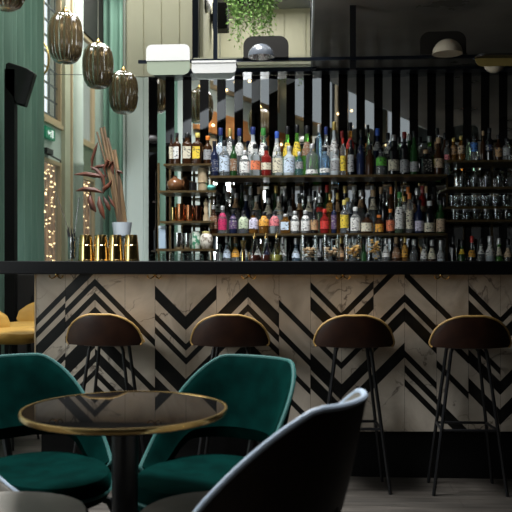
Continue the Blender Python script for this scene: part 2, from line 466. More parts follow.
# ------------------------------------------------------------------ curtains
def curtain(name,label,p0,p1,z0,z1,amp,folds,thick=.012,extra=None):
    p0=Vector((*p0,0)); p1=Vector((*p1,0)); t=(p1-p0); L=t.length; t.normalize(); nrm=Vector((-t.y,t.x,0))
    rr=random.Random(name+label); ph=[rr.uniform(-.5,.5) for _ in range(folds+3)]
    def fn(u,v):
        k=u*folds; kk=k+.22*math.sin(k*1.9+.5); a=-math.sin(2*PI*kk)*amp*(.8+.5*math.sin(k*1.7)*math.sin(k*.61+1))
        a*= .75+.25*(1-v)
        p=p0+t*(u*L)+nrm*a
        return (p.x,p.y,z0+(z1-z0)*v)
    root=thing(name,label,'curtain',(0,0,0))
    MB().grid(fn,folds*14,10).build('cloth',M_curtain,root,solid=thick)
    q0=p0+t*-.03; q1=p1+t*.03
    MB().tube([(q0.x,q0.y,z1+.015),(q1.x,q1.y,z1+.015)],.014).build('curtain_rail',M_blackmetal,root)
    return root
XC=-2.25
curtain('curtain','long green pleated curtain hanging at the far left behind the black loudspeaker',(XC,3.9),(XC,PYW(38.5,XC)),.02,4.2,.05,17)
curtain('curtain','narrow green curtain in the corner behind the dried plant, right of windows',(-2.36,9.15),(PX(131,9.15),9.15),.02,4.2,.05,4)

# ------------------------------------------------------------------ bar counter
YBF=4.10; YC0=3.95; YC1=4.62
zt=1.103; zb=1.0385
x_l=PX(36,YBF); x_r=2.3
bar=thing('bar_counter','long bar counter with black top and marble front in black chevrons','bar counter',(0,0,0))
MB().box(PX(0,YC0)-.12,x_r,YC0,YC1,zb,zt).build('counter_top',M_counter,bar,smooth=False,bevel=.004)
MB().box(x_l+.02,x_r,YBF+.025,YC1-.05,0,.235).build('plinth',M_plinth,bar,smooth=False)
MB().box(x_l+.012,x_r,YBF+.02,YC1-.03,.233,zb).build('bar_body',M_plinth,bar,smooth=False)
MB().box(x_l,x_l+.012,YBF+.002,YC1-.03,.233,zb).build('end_panel',M_marble,bar,smooth=False)
MB().box(x_l-.007,x_l-.0005,YBF-.004,YBF+.05,.233,zb).build('edge_trim',M_frame,bar,smooth=False)
YT,YBt=270.0,431.5
# stripes: (x left, x right, slope, [(top,bottom) at left edge ...])
strips=[
 (36,65.3,-1,[(318.5,325.5),(332,338.5),(345.5,360),(382,389),(396,403)]),
 (65.3,95,-1,[(288.5,302.3),(308.3,315.5),(322,329.5),(336.5,343),(357.3,377.5),(384.5,392.5),(399,405)]),
 (95,125,1,[(278.8,286.2),(292.7,300),(306.7,313.5),(327.5,342.5),(348.7,361.7),(369,376),(383,398)]),
 (125,155,1,[(309.3,316.7),(358,365.5),(379.3,392.3)]),
 (155,186,1,[(285.6,299.3),(313,319.8),(326.6,333.5),(348.1,368.7),(376,395),(402,409)]),
 (186,216.5,-1,[(315.6,329.8),(343.8,350.5),(357.9,364.8),(378.7,399.3),(407,425)]),
 (216.5,247.8,-1,[(314.2,328.6),(335.5,342.7),(349.5,356.5),(371.5,385.5),(393,407)]),
 (247.8,279,1,[(281.8,297),(304,311.4),(318,325),(340,354),(362,376),(384,391)]),
 (279,310.5,1,[(299.8,307),(328.3,335.6),(357,363.6),(386,393)]),
 (310.5,341.6,1,[(282,289.5),(296.4,310.2),(331.5,338.4),(352.9,369.7),(374,388.3),(410,417)]),
 (341.6,373.5,-1,[(312.6,320.4),(327.4,341.4),(361.9,369.2),(384.3,397.5),(405.5,420)]),
 (373.5,404.6,-1,[(288.5,295.8),(325.2,333.4),(338.5,352.6),(373.6,388.6)]),
 (404.6,436.6,1,[(269.6,277.4),(293.7,302.3),(307.4,322),(350.3,357.6),(364.6,372.6),(378.6,386.2)]),
 (436.6,468.5,1,[(301.4,309.2),(324,332),(360,367.5),(398.5,413.2)]),
 (468.5,500.5,1,[(285.3,293),(299.8,315),(336,343),(349.5,363),(377.8,393)]),
 (500.5,532,-1,[(317,324.6),(331.5,346.5),(380.8,394.6),(408.6,424.6)]),
 (532,563,-1,[(300,307),(330,345),(365,372),(392,399)]),
 (563,600,1,[(280,288),(300,315),(335,342),(370,385)]),
]
mf=MB()
def clip(poly,y,keep_below):
    out=[]
    for i in range(len(poly)):
        a,b=poly[i],poly[(i+1)%len(poly)]
        ia=(a[1]>=y) if keep_below else (a[1]<=y); ib=(b[1]>=y) if keep_below else (b[1]<=y)
        if ia: out.append(a)
        if ia!=ib:
            t=(y-a[1])/(b[1]-a[1]); out.append((a[0]+t*(b[0]-a[0]),y))
    return out
def panel(poly,mi):
    poly=clip(clip(poly,YT,True),YBt,False)
    if len(poly)<3: return
    mf.add([(PX(x,YBF),YBF,PZ(x,y,YBF)) for x,y in poly],[tuple(range(len(poly)))],mi)
for (xa,xb,s,bands) in strips:
    dx=(xb-xa)*s*1.0
    xa2,xb2=xa+.12,xb-.12
    lev=[(150,0)]
    prev=150.
    for (t,b) in bands:
        panel([(xa2,prev),(xb2,prev+dx),(xb2,t+dx),(xa2,t)],0)
        panel([(xa2,t),(xb2,t+dx),(xb2,b+dx),(xa2,b)],1)
        prev=b
    panel([(xa2,prev),(xb2,prev+dx),(xb2,600+dx),(xa2,600)],0)
import bmesh
o=mf.build('marble_front',[M_marble,M_inlay],bar,smooth=False,fix=False)
bm=bmesh.new(); bm.from_mesh(o.data); bmesh.ops.remove_doubles(bm,verts=bm.verts,dist=1e-5)
for f in bm.faces:
    if f.normal.y>0: f.normal_flip()
bm.to_mesh(o.data); bm.free()
# purse hooks under the counter
hk=None
hooks=[57,155,249,343,441]
pos=['leftmost of five, above the first stool','second from left, right of first stool','third from left, above the second stool','fourth from left, above the third stool','fifth from left, left of last stool']
for px,pl in zip(hooks,pos):
    root=thing('purse_hook','small brass hook under the counter edge, '+pl,'hook',(PX(px,4.06),4.06,zb-.006),group='brass hooks under the counter')
    MB().lathe([(.012,0),(.012,.006)],(0,0,0),12).build('hook_plate',M_brass,root)
    for s in (-1,1):
        MB().tube([(0,0,0),(s*.010,-.006,-.012),(s*.022,-.012,-.018),(s*.032,-.016,-.012),(s*.036,-.018,-.002)],[.004,.0035,.003,.003,.0045],6).build('prong',M_brass,root)

# ------------------------------------------------------------------ seats
def interp(tab,v):
    for i in range(len(tab)-1):
        if v<=tab[i+1][0]:
            a,b=tab[i],tab[i+1]; t=(v-a[0])/(b[0]-a[0]); t=t*t*(3-2*t)*.35+t*.65
            return a[1]+(b[1]-a[1])*t
    return tab[-1][1]

def shell(parent,name,tab,zb,zt,yb,lean,wrap,wref,m_out,m_in,m_pipe,thick,pipe_r,bow=0,top_arc=0):
    NU,NV=22,20
    def pos(u,v,off=0):
        x=(u*2-1)*interp(tab,v)
        q=(abs(x)/wref)
        y=yb+lean*v+bow*v*v-wrap*(q**2.2)
        z=zb+(zt-zb)*v - top_arc*(q**2)*v
        return Vector((x,y,z))
    def nrm(u,v):
        e=.01
        a=pos(min(u+e,1),v)-pos(max(u-e,0),v); b=pos(u,min(v+e,1))-pos(u,max(v-e,0))
        n=a.cross(b); n.normalize(); return n if n.y<0 else -n
    m=MB(); vs=[]; fs=[]; mi=[]
    W=NU+1
    for side in (0,1):
        for j in range(NV+1):
            for i in range(NU+1):
                u,v=i/NU,j/NV
                puff=math.sin(PI*min(1,max(0,u)))**.5*math.sin(PI*min(1,max(0.0,v*.96+.02)))**.5
                p=pos(u,v)+nrm(u,v)*(thick*(.15+.85*puff)*(1 if side==0 else -.35))
                vs.append(p)
    for side in (0,1):
        o=side*W*(NV+1)
        for j in range(NV):
            for i in range(NU):
                f=(o+j*W+i,o+j*W+i+1,o+(j+1)*W+i+1,o+(j+1)*W+i); fs.append(f); mi.append(side)
    o=W*(NV+1)
    ring=[(0,j) for j in range(NV+1)]+[(i,NV) for i in range(1,NU+1)]+[(NU,j) for j in range(NV-1,-1,-1)]+[(i,0) for i in range(NU-1,0,-1)]
    idx=[j*W+i for i,j in ring]
    for k in range(len(idx)):
        a,b=idx[k],idx[(k+1)%len(idx)]
        fs.append((a,b,o+b,o+a)); mi.append(1)
    m.v=[tuple(p) for p in vs]; m.f=fs; m.mi=mi
    ob=m.build(name,[m_in,m_out],parent)
    pts=[pos(i/NU,j/NV) for i,j in ring[:NV+1+NU+NV+1-1]]
    pts=[pos(0,j/NV) for j in range(NV+1)]+[pos(i/NU,1) for i in range(1,NU+1)]+[pos(1,j/NV) for j in range(NV-1,-1,-1)]
    MB().tube(pts,pipe_r,8).build('piping',m_pipe,ob)
    return ob

def seat_pad(parent,name,hw,dep,yc,zt,th,m_top,m_bot,dip=.012,front_drop=.015,sq=2.6,pipe=None,pr=.008):
    m=MB(); N=40; rings=[0,.3,.55,.75,.88,.96,1.0]
    vs=[]; fs=[]; mi=[]
    def pt(r,a,z):
        ca,sa=math.cos(a),math.sin(a); q=(abs(ca)**sq+abs(sa)**sq)**(-1/sq)
        x=hw*r*ca*q; y=yc+dep*.5*r*sa*q
        taper=1-.10*max(0,-sa*q*r)
        return x*taper,y,z
    for r in rings:
        for k in range(N):
            a=2*PI*k/N
            x,y,_=pt(r,a,0)
            z=zt-dip*(1-r*r)-(.02 if r==1 else 0.006*max(0,(r-.75)/.25))-front_drop*max(0,-(y-yc)/(dep*.5))**2
            vs.append((x,y,z))
    nt=len(rings)
    for r,dz in ((1.0,th*.55),(.94,th*.8),(.8,th*.97),(.4,th),(0,th)):
        for k in range(N):
            a=2*PI*k/N; x,y,_=pt(r,a,0); vs.append((x,y,zt-dz-front_drop*max(0,-(y-yc)/(dep*.5))**2))
    tot=nt+5
    for i in range(tot-1):
        for k in range(N):
            k2=(k+1)%N
            fs.append((i*N+k,i*N+k2,(i+1)*N+k2,(i+1)*N+k)); mi.append(0 if i<nt else 1)
    m.v=vs; m.f=fs; m.mi=mi
    ob=m.build(name,[m_top,m_bot],parent)
    bmm=bmesh.new(); bmm.from_mesh(ob.data); bmesh.ops.remove_doubles(bmm,verts=bmm.verts,dist=1e-6); bmm.to_mesh(ob.data); bmm.free()
    if pipe:
        pts=[]
        for k in range(N):
            x,y,_=pt(1.0,2*PI*k/N,0); pts.append((x,y,zt-th*.5-front_drop*max(0,-(y-yc)/(dep*.5))**2))
        MB().tube(pts,pr,6,closed=True).build('piping',pipe,ob)
    return ob

# ---- bar stools
STAB=[(0,.178),(.06,.187),(.14,.190),(.3,.184),(.5,.172),(.68,.152),(.82,.126),(.92,.096),(.97,.074),(1,.05)]
def make_stool(label):
    root=thing('bar_stool',label,'bar stool',group='leather bar stools along the marble bar front')
    shell(root,'backrest',STAB,.700,.850,.165,.02,.055,.186,M_stoolback,M_stoolseat,M_tanpipe,.022,.0055)
    seat_pad(root,'seat',.172,.32,.005,.722,.030,M_stoolseat,M_stoolback)
    leg_=[]
    for sx in (-1,1):
        for sy in (-1,1):
            top=Vector((sx*.078,sy*.07,.705)); bot=Vector((sx*.172,-.10 if sy<0 else .12,0))
            if sy<0: bot=Vector((sx*.172,.12,0)); top=Vector((sx*.080,.085,.705))
            else: bot=Vector((sx*.158,-.10,0)); top=Vector((sx*.074,-.05,.705))
            MB().tube([top+Vector((-sx*.03,0,.004)),top+Vector((-sx*.008,0,0)),top.lerp(bot,.05),bot],.0085,8).build('leg',M_blackmetal,root)
            leg_.append((sx,sy,top,bot))
    fr=MB(); c=[]
    for sx,sy,top,bot in leg_:
        t=(.705-.305)/.705; p=top.lerp(bot,t); c.append(p)
    fr.tube([c[0],c[2]],.007).tube([c[1],c[3]],.007).tube([c[0],c[1]],.007).tube([c[2],c[3]],.007)
    fr.build('footrest',M_blackmetal,root)
    return root
sl=['brown leather bar stool at the left, its back most lit, above the table','second bar stool from left, partly hidden behind the right green chair',
    'third bar stool from left, behind the dark brown chair','darkest bar stool at the right end of the bar']
st0=None
for k,(px,a) in enumerate([(103,-.05),(229,.0),(354,.02),(471.5,.03)]):
    s=make_stool(sl[0]) if k==0 else copy_tree(st0)
    if k==0: st0=s
    s['label']=sl[k]
    s.location=(PX(px,3.78),3.94,0)
    # backrest towards the camera: local +y is the back, so turn it half round
    s.rotation_euler=(0,0,PI+a)

# ---- mustard stools by the end of the bar
MTAB=[(0,.18),(.1,.19),(.3,.205),(.55,.20),(.75,.17),(.9,.125),(.97,.09),(1,.06)]
def make_mustard(label):
    root=thing('mustard_stool',label,'bar stool',group='mustard stools at the far left')
    shell(root,'backrest',MTAB,.650,.832,.17,.05,.10,.205,M_mustard,M_mustard,M_mustard,.03,.006)
    seat_pad(root,'seat',.21,.42,0,.69,.075,M_mustard,M_mustard)
    for sx in (-1,1):
        for sy in (-1,1):
            MB().tube([(sx*.10,sy*.09,.62),(sx*.155,sy*.14,0)],.008,8).build('leg',M_blackmetal,root)
    return root
m1=make_mustard('nearer mustard velvet stool seen from the side, cut by the picture edge')
m1.location=(PX(5,4.72),4.72,0); m1.rotation_euler=(0,0,PI/2-.15)
m2=copy_tree(m1); m2['label']='farther mustard velvet stool with rounded back, against the marble bar end'
m2.location=(PX(35,5.28),5.24,0); m2.rotation_euler=(0,0,-.35)

# ---- lounge chairs round the table
def smooth(a,b,x):
    t=min(1,max(0,(x-a)/(b-a))); return t*t*(3-2*t)
KC=1.12
def kz(z): return H-(H-z)*KC
def tub(parent,m_out,m_in,m_pipe,zt=.79,pipe_r=.008,zs=.52):
    NU,NV=44,14; PM=math.radians(121)
    def rim(f):
        a=abs(math.degrees(f))
        t=max(0,a-36)/85; return zt-.325*(.5*t+.5*t*t*(3-2*t))
    def low(f):
        return zs-(zs-.425)*smooth(58,104,abs(math.degrees(f)))
    def pos(u,v):
        f=(u*2-1)*PM; ca,sa=math.cos(f),math.sin(f)
        q=(abs(ca)**2.5+abs(sa)**2.5)**(-1/2.5)
        e=v**.5
        rx=.180+.046*e; ry=.190+.055*e+.04*v*max(0,ca)
        if ca<0: ry=.190+.02*e
        return Vector((KC*rx*sa*q, KC*ry*ca*q, kz(low(f)+(rim(f)-low(f))*v)))
    def nrm(u,v):
        e=.004
        a=pos(min(u+e,1),v)-pos(max(u-e,0),v); b=pos(u,min(v+e,1))-pos(u,max(v-e,0))
        n=a.cross(b); n.normalize()
        c=Vector((0,0,0))-pos(u,v); c.z=0
        return n if n.dot(c)>0 else -n
    W=NU+1; vs=[]; fs=[]; mi=[]
    for side in (0,1):
        for j in range(NV+1):
            for i in range(NU+1):
                u,v=i/NU,j/NV
                puff=(math.sin(PI*min(1,.02+u*.96))**.4)*(math.sin(PI*(.5+.5*v))**.5 if v<1 else 0)
                n=nrm(u,v)
                vs.append(pos(u,v)+n*((.006+.034*puff) if side==0 else -.006))
    for side in (0,1):
        o=side*W*(NV+1)
        for j in range(NV):
            for i in range(NU):
                fs.append((o+j*W+i,o+j*W+i+1,o+(j+1)*W+i+1,o+(j+1)*W+i)); mi.append(side)
    o=W*(NV+1)
    ring=[(0,j) for j in range(NV+1)]+[(i,NV) for i in range(1,NU+1)]+[(NU,j) for j in range(NV-1,-1,-1)]+[(i,0) for i in range(NU-1,0,-1)]
    idx=[j*W+i for i,j in ring]
    for k in range(len(idx)):
        a,b=idx[k],idx[(k+1)%len(idx)]; fs.append((a,b,o+b,o+a)); mi.append(1)
    m=MB(); m.v=[tuple(p) for p in vs]; m.f=fs; m.mi=mi
    ob=m.build('backrest',[m_in,m_out],parent)
    pts=[pos(0,j/NV) for j in range(NV+1)]+[pos(i/NU,1) for i in range(1,NU+1)]+[pos(1,j/NV) for j in range(NV-1,-1,-1)]
    MB().tube(pts,pipe_r,8).build('piping',m_pipe,ob)
    p=pos(.5,.1)
    MB().tube([(0,p.y+.012,p.z+.06),(0,p.y+.012,p.z-.04),(0,p.y-.03,kz(.40)),(0,.10,kz(.375))],.016,8).build('back_support',M_blackmetal,parent)
def make_chair(label,m_out,m_in,m_pipe,m_under,name='lounge_chair',group=None,pipe_r=.008,zt=.776,zs=.515,zp=.462):
    root=thing(name,label,'chair',group=group)
    tub(root,m_out,m_in,m_pipe,zt,pipe_r,zs)
    seat_pad(root,'seat',.188*KC,.47*KC,-.055*KC,kz(zp),.10*KC,m_in,m_under,dip=.015,front_drop=.01,sq=2.4,pipe=m_pipe,pr=.006)
    for sx in (-1,1):
        for sy in (-1,1):
            MB().tube([(sx*.10,-.03+sy*.10,kz(.376)),(sx*.18,-.03+sy*.16,kz(.345)),(sx*.205,-.03+sy*.18,kz(.345)-.06),(sx*.245,-.03+sy*.23,0)],[.014,.015,.014,.010],8).build('leg',M_blackmetal,root)
    return root
TY=2.46; TX=PX(125,TY)
def face(o,x,y,tx,ty,off=0):
    o.location=(x,y,0); o.rotation_euler=(0,0,math.atan2(ty-y,tx-x)+PI/2+off)
cB=make_chair('green velvet chair with lit right side, behind the table at centre',M_teal,M_teal,M_tealpipe,M_teal,group='green velvet chairs')
face(cB,PX(213,2.82),2.82,TX,TY,.03)
cA=copy_tree(cB); cA['label']='green velvet chair at the left edge, mostly in shadow'
face(cA,PX(37,2.82),2.82,TX,TY,-.03)
cC=make_chair('dark brown chair in the foreground, its rim coloured pale as if lit, seen from behind',M_leatherback,M_leatherseat,M_litpipe,M_leatherback,group='dark chairs in the foreground',pipe_r=.009,zt=.79,zs=.45,zp=.492)
face(cC,-.165,2.20,-1.165,2.61)
cD=copy_tree(cC); cD['label']='foreground chair cut off at the bottom left corner, taupe seat showing'
face(cD,-.935,2.16,.15,2.52)

# ---- round table
tb=thing('round_table','small round table with black glossy top and thin brass rim','table',(TX,TY,0))
rt=.272*TY/2.12; zt_=.652
MB().lathe([(0,zt_-.018),(rt-.006,zt_-.018),(rt-.006,zt_),(0,zt_)],(0,0,0),72).build('table_top',M_tabletop,tb)
MB().lathe([(rt-.006,zt_-.013),(rt+.002,zt_-.013),(rt+.004,zt_-.006),(rt+.002,zt_+.002),(rt-.005,zt_+.002),(rt-.006,zt_-.013)],(0,0,0),72,cap=False).build('brass_rim',M_brass,tb)
MB().lathe([(.0,zt_-.018),(.12,zt_-.018),(.12,zt_-.026),(.042,zt_-.04),(.039,.2),(.039,.045),(.06,.03),(.0,.03)],(0,0,0),32).build('column',M_blackmetal,tb)
MB().lathe([(0,.0),(.255,0),(.26,.008),(.24,.018),(.06,.034),(0,.034)],(0,0,0),48).build('base',M_blackmetal,tb)

# ------------------------------------------------------------------ dark box added to fill the dark gap left of the bar
filler=thing('dark_filler_box','dark cabinet-shaped box added to fill the dark area behind the mustard stools','cabinet',(0,0,0))
xa,xb=PX(12.5,5.66),PX(60,5.66)
MB().box(xa,xb,5.68,6.05,.0,1.02).build('body',M_darkwall,filler,smooth=False,bevel=.004)
for k in range(2):
    w=(xb-xa)/2
    d=MB().box(xa+w*k+.008,xa+w*(k+1)-.008,5.66,5.68,.06,1.0).build('door',M_darkwall,filler,smooth=False,bevel=.003)
    MB().tube([(xa+w*(.85 if k==0 else 1.15),5.645,.7),(xa+w*(.85 if k==0 else 1.15),5.645,.85)],.006).build('handle',M_blackmetal,d)

# ------------------------------------------------------------------ back bar: mirrors, counter, shelving
YM=5.70; pitch=.1240; half=pitch/2; dl=half*math.tan(math.radians(13))
xm0=PX(150,YM); xm=PX(312.5,YM)
n_l=int((xm-xm0)/pitch); xs=xm-n_l*pitch
mm=MB(); nst=n_l+14
zm0,zm1=.98,2.424
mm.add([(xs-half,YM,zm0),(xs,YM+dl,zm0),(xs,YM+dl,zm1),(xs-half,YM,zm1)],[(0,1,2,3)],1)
for k in range(nst):
    a=xs+k*pitch
    mm.add([(a,YM+dl,zm0),(a+half,YM,zm0),(a+half,YM,zm1),(a,YM+dl,zm1)],[(0,1,2,3)],0)
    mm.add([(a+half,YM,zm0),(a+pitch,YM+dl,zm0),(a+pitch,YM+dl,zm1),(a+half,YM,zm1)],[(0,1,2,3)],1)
o=mm.build('mirror_panel',[M_mirror,M_mirrordark],smooth=False)
bm=bmesh.new(); bm.from_mesh(o.data); bmesh.ops.remove_doubles(bm,verts=bm.verts,dist=1e-5); bm.to_mesh(o.data); bm.free()
tag(o,'folded mirror wall of alternating bright and dark vertical strips behind the bottles','mirror')
x_end=xs+nst*pitch
bc=thing('back_counter','dark back counter below the bottle shelves, hidden behind the bar','counter',(0,0,0))
MB().box(xm0,x_end,5.0,YM-.005,.93,.975).build('worktop',M_counter,bc,smooth=False)
MB().box(xm0+.02,x_end,5.04,YM-.005,0,.93).build('cabinet_body',M_plinth,bc,smooth=False)
sh=thing('bottle_shelving','bronze framed shelving in front of the mirrors holding the bottles','shelving',(0,0,0))
SH={}
def shelf(key,pxa,pxb,py,y0=5.22,y1=5.56,th=.014):
    z=H+(HZ-py)*5.22*1.0/F
    MB().box(PX(pxa,y0),PX(pxb,y0),y0,y1,z-th,z).build('shelf',M_shelf,sh,smooth=False)
    SH[key]=z
shelf('up',209,447,175.2); shelf('mid',212,447,233.4)
shelf('l1',163.5,211,162.8); shelf('l2',157.5,216,189.8); shelf('l3',160,214,220.6); shelf('l4',156,214,248.6)
shelf('r1',447,540,161.5); shelf('r2',447,540,188); shelf('r3',447,540,207.3); shelf('r4',447,540,220.3)
for px in (158.5,170,212,262,330,396,447,492):
    top=162 if px<200 else (172 if px<440 else 160)
    z1=H+(HZ-top)*5.5/F
    MB().box(PX(px,5.5)-.007,PX(px,5.5)+.007,5.5,5.515,.975,z1).build('upright',M_shelf,sh,smooth=False)

# ------------------------------------------------------------------ bottles
def bottle_profile(kind,r,h,nk):
    # nk: neck radius ; returns glass profile up to the cap start, cap z
    if kind=='round':   s0,s1=.60,.74
    elif kind=='wine':  s0,s1=.58,.72
    elif kind=='slope': s0,s1=.45,.76
    elif kind=='tall':  s0,s1=.72,.82
    elif kind=='squat': s0,s1=.60,.78
    else: s0,s1=.64,.74
    hc=h*.88
    p=[(0,0),(r*.86,0),(r*.97,h*.012),(r,h*.03)]
    p+=[(r,h*s0)]
    for t in (.25,.5,.75,1):
        e=.5-.5*math.cos(PI*t)
        p.append((r+(nk-r)*e, h*(s0+(s1-s0)*t)))
    p+=[(nk*.96,hc-h*.01),(nk*1.12,hc-h*.008),(nk*1.12,hc),(0,hc)]
    return p,hc
def make_bottle(label,group,x,y,z,w,h,kind,glass,cap,lab,lz0,lz1,sq=0):
    root=thing('liquor_bottle',label,'bottle',(x,y,z),R.uniform(-.25,.25),group)
    r=w/2; nk=min(r*.42,.0145)
    p,hc=bottle_profile(kind,r,h,nk)
    MB().lathe(p,(0,0,0),20,sq=sq).build('glass_body',GL[glass],root)
    capc=capm(cap)
    MB().lathe([(nk*1.16,hc-h*.03),(nk*1.2,hc),(nk*1.2,h-.003),(nk*1.05,h),(0,h)],(0,0,0),14).build('cap',capc,root)
    if lab:
        sq_=sq
        if sq_:
            MB().box(-r*.80,r*.80,-r*1.015-.0006,-r*1.005,lz0,lz1).build('paper_label',labm(lab),root,smooth=False)
        else:
            def rad(zz):
                for i in range(3,len(p)-1):
                    if p[i][1]<=zz<=p[i+1][1] and p[i+1][1]>p[i][1]:
                        t=(zz-p[i][1])/(p[i+1][1]-p[i][1]); return p[i][0]+(p[i+1][0]-p[i][0])*t
                return r
            zs=[lz0+(lz1-lz0)*k/5 for k in range(6)]
            MB().lathe([(rad(q)+.0012,q) for q in zs],(0,0,0),14,a0=-PI/2-1.35,a1=-PI/2+1.35).build('paper_label',labm(lab),root)
    return root

ROWS=[]
def row(rowname,group,key,Y,items,base=None,named=None):
    zs=(SH[key] if base is None else base)+.0008
    items=[list(t) for t in sorted(items,key=lambda t:t[0])]
    for a,b in zip(items,items[1:]):
        gap=(b[0]-a[0])*.97; tw=(a[1]+b[1])/2
        if tw>gap: a[1]*=gap/tw; b[1]*=gap/tw
    for i,it in enumerate(items):
        px,w,ytop,kind,glass,cap,lab,y0,y1=it[:9]
        X=PX(px,Y); d=Y*CT-X*ST
        zz=lambda py:H+(HZ-py)*d/F
        h=zz(ytop)-zs
        wm=w*d/F
        if lab: lz0,lz1=max(.008,zz(y1)-zs),zz(y0)-zs
        else: lz0=lz1=0
        txt='%s bottle%s, %s from left in the %s'%(glass+(' glass' if glass in('clear','frosted') else ''),(' with '+lab+' label') if lab else '',ORD[i+1],rowname)
        make_bottle(txt,group,X,Y,zs,wm,h,kind,glass,cap,lab,lz0,lz1,sq=5 if kind=='square' else 0)

UF=[ # px, width, top, kind, glass, cap, label, label top, label bottom
 (214.5,8.5,141,'wine','navy','black','navy',160,172),(224.5,10,141,'round','clear','black','pale blue',156,172),(233.6,7,140,'wine','dark green','black','brown',159,171),
 (244.8,10.5,151,'squat','clear','silver','white',156,173),(255.4,10,144,'round','clear','black','coral',161,170),(266.3,10,146,'round','red','black','cream',163,170),
 (278,10.5,147,'round','clear','silver','cream',158.5,173),(289.3,11.5,146,'round','frosted','silver','pale blue',159,173),(299.3,8,152,'round','blue','silver','grey',162,169),
 (312,12.5,144,'squat','clear','silver','white',170,174),(324.8,11,147,'squat','blue','black','white',168.5,173),(335.2,10.5,150,'squat','frosted','silver','grey',155,171),
 (343,5.5,138,'tall','clear','red','yellow',156,171),(351,6.5,140,'tall','black','black','grey',155,172),(360.8,8,140,'wine','navy','black',None,0,0),(370,9,145,'round','brown','black',None,0,0),
 (381,10.5,148,'round','clear','black','green',157,166),(393.5,10.5,135,'wine','black','grey' if 0 else 'silver','cream',160,171),(404.4,9,132,'round','black','dark red','grey',160,173),
 (414.3,9,131,'slope','dark green','black','grey',162,172),(425.8,11.5,150,'square','black','tan','black',160,172),(438.6,10,138,'slope','brown','tan','beige',159,168),
 (450-3,6,140,'tall','clear','black','pink',155,160)]
row('upper shelf front row','bottles in the front row of the upper shelf','up',5.28,UF)
UB=[(220.6,9,128,'round','blue','navy','pale blue',143,155),(230,8,129,'tall','clear','gold','white',143,156),(239.4,9,128.5,'round','clear','navy','white',143,156),
 (253,10,127,'round','frosted','navy','white',142,155),(263.4,10,128,'slope','pale green','green','white',143,156),(277,9,131.5,'slope','frosted','blue','white',143,156),
 (287.5,10,126.5,'slope','green','black','yellow',143,157),(297,10.2,125,'slope','green','black','yellow',142,157),(307,10.5,126,'slope','green','black','brown',142,156),
 (319,6.5,124.5,'tall','blue','silver',None,0,0),(326,8,127,'round','clear','navy','white',146,158),(334.2,8.5,122,'slope','frosted','gold','white',140,152),
 (342,7,131,'wine','brown','dark red',None,0,0),(350.2,8.5,122.5,'wine','amber','black','red',138,149),(361.5,10,130,'round','navy','black','navy',140,152),(368,7.5,125,'slope','pale green','black',None,0,0),
 (377.5,9.5,128.5,'wine','navy','blue','grey',142,151),(388,8,133,'wine','clear','black','white',144,154),(399,8,137,'round','pale green','black',None,0,0),(409,8,134,'wine','dark green','silver',None,0,0),
 (420,8,137,'round','clear','black','white',147,157),(429.5,8.5,136,'slope','green','silver','grey',147,157),(437.5,7,128,'tall','clear','black','tan',142,150),(445,7,133,'round','brown','black',None,0,0)]
row('upper shelf back row','bottles in the back row of the upper shelf','up',5.42,UB)
MF=[(213.5,8,205,'wine','brown','silver','brown',216,229),(222.6,8.5,206,'wine','clear','silver','magenta',213,230),(233.2,8,210,'wine','navy','black','purple',216,229),
 (243.5,10.3,211,'squat','clear','black','pale green',217,229),(253.5,10,212,'squat','amber','black','lavender',218,229),(264,10,212,'squat','amber','black','orange',216,226),
 (274.6,10,211,'squat','clear','black','pink',216,226),(285.4,10.5,214,'square','amber','silver','pale blue',222,230),(295,9,211,'round','clear','silver','white',215.5,231),
 (305.5,9.6,210.5,'round','clear','silver','white',215.5,231),(314.3,8,209,'wine','black','black','tan',220,230),(324.6,9,209,'wine','red','red','red',221,229),
 (334,5.5,205,'tall','navy','black','purple',215,229),(344.4,8.5,200,'round','clear','yellow','yellow',215,228),(355.4,10,207,'round','clear','white','white',215,231),
 (367,12,214,'squat','brown','black','cream',223,231.5),(379.2,9,215,'round','brown','orange','orange',224,232),(390.4,8,209,'round','black','orange','coral',220,231),
 (399.6,9.5,192,'slope','pale green','green','white',207,229),(409.6,7.5,193,'tall','clear','orange','cream',210,229),(419,9,200,'wine','navy','black','lavender',221,231),
 (429.6,11,201,'squat','black','lavender' if 0 else 'white','cream',223,232),(440.8,9.5,200,'wine','dark green','black','beige',219,232)]
row('middle shelf front row','bottles in the front row of the middle shelf','mid',5.28,MF)
MBk=[(218,8,194,'round','clear','black','white',204,212),(227,8.5,193,'round','clear','silver',None,0,0),(236,9.5,193,'squat','clear','silver','tan',198,208),(246,8.5,195,'round','navy','silver',None,0,0),(256.5,9,196,'round','clear','silver','beige',202,210),
 (268.2,9,198,'squat','clear','silver','cream',205,214),(279,9.5,196,'round','frosted','silver','cream',201,215),(290,8,200,'wine','black','black','grey',206,216),(300,9,198,'squat','brown','black','tan',203,210),
 (309.5,9.5,196,'squat','clear','silver','cream',202,212),(320,10,197,'squat','pale green','silver','red',207,212),(330,7,194,'tall','amber','gold','orange',203,212),(337.6,7,193,'slope','amber','gold','tan',202,212),
 (347.5,9.5,198,'squat','blue','yellow','pale blue',202,214),(361,9.5,190,'slope','clear','silver','tan',200,208),(373,10,190,'slope','clear','tan','cream',199,210),(384,8,192,'wine','black','black',None,0,0),(391,7,187,'tall','brown','orange',None,0,0),
 (404,8,196,'round','clear','gold','white',205,213),(413.5,8,195,'round','brown','black','tan',204,213),(422.5,8,186,'tall','red','dark red','beige',206,212),(433,8,194,'wine','brown','black',None,0,0),(444,7,197,'wine','black','black',None,0,0)]
row('middle shelf back row','bottles in the back row of the middle shelf','mid',5.42,MBk)
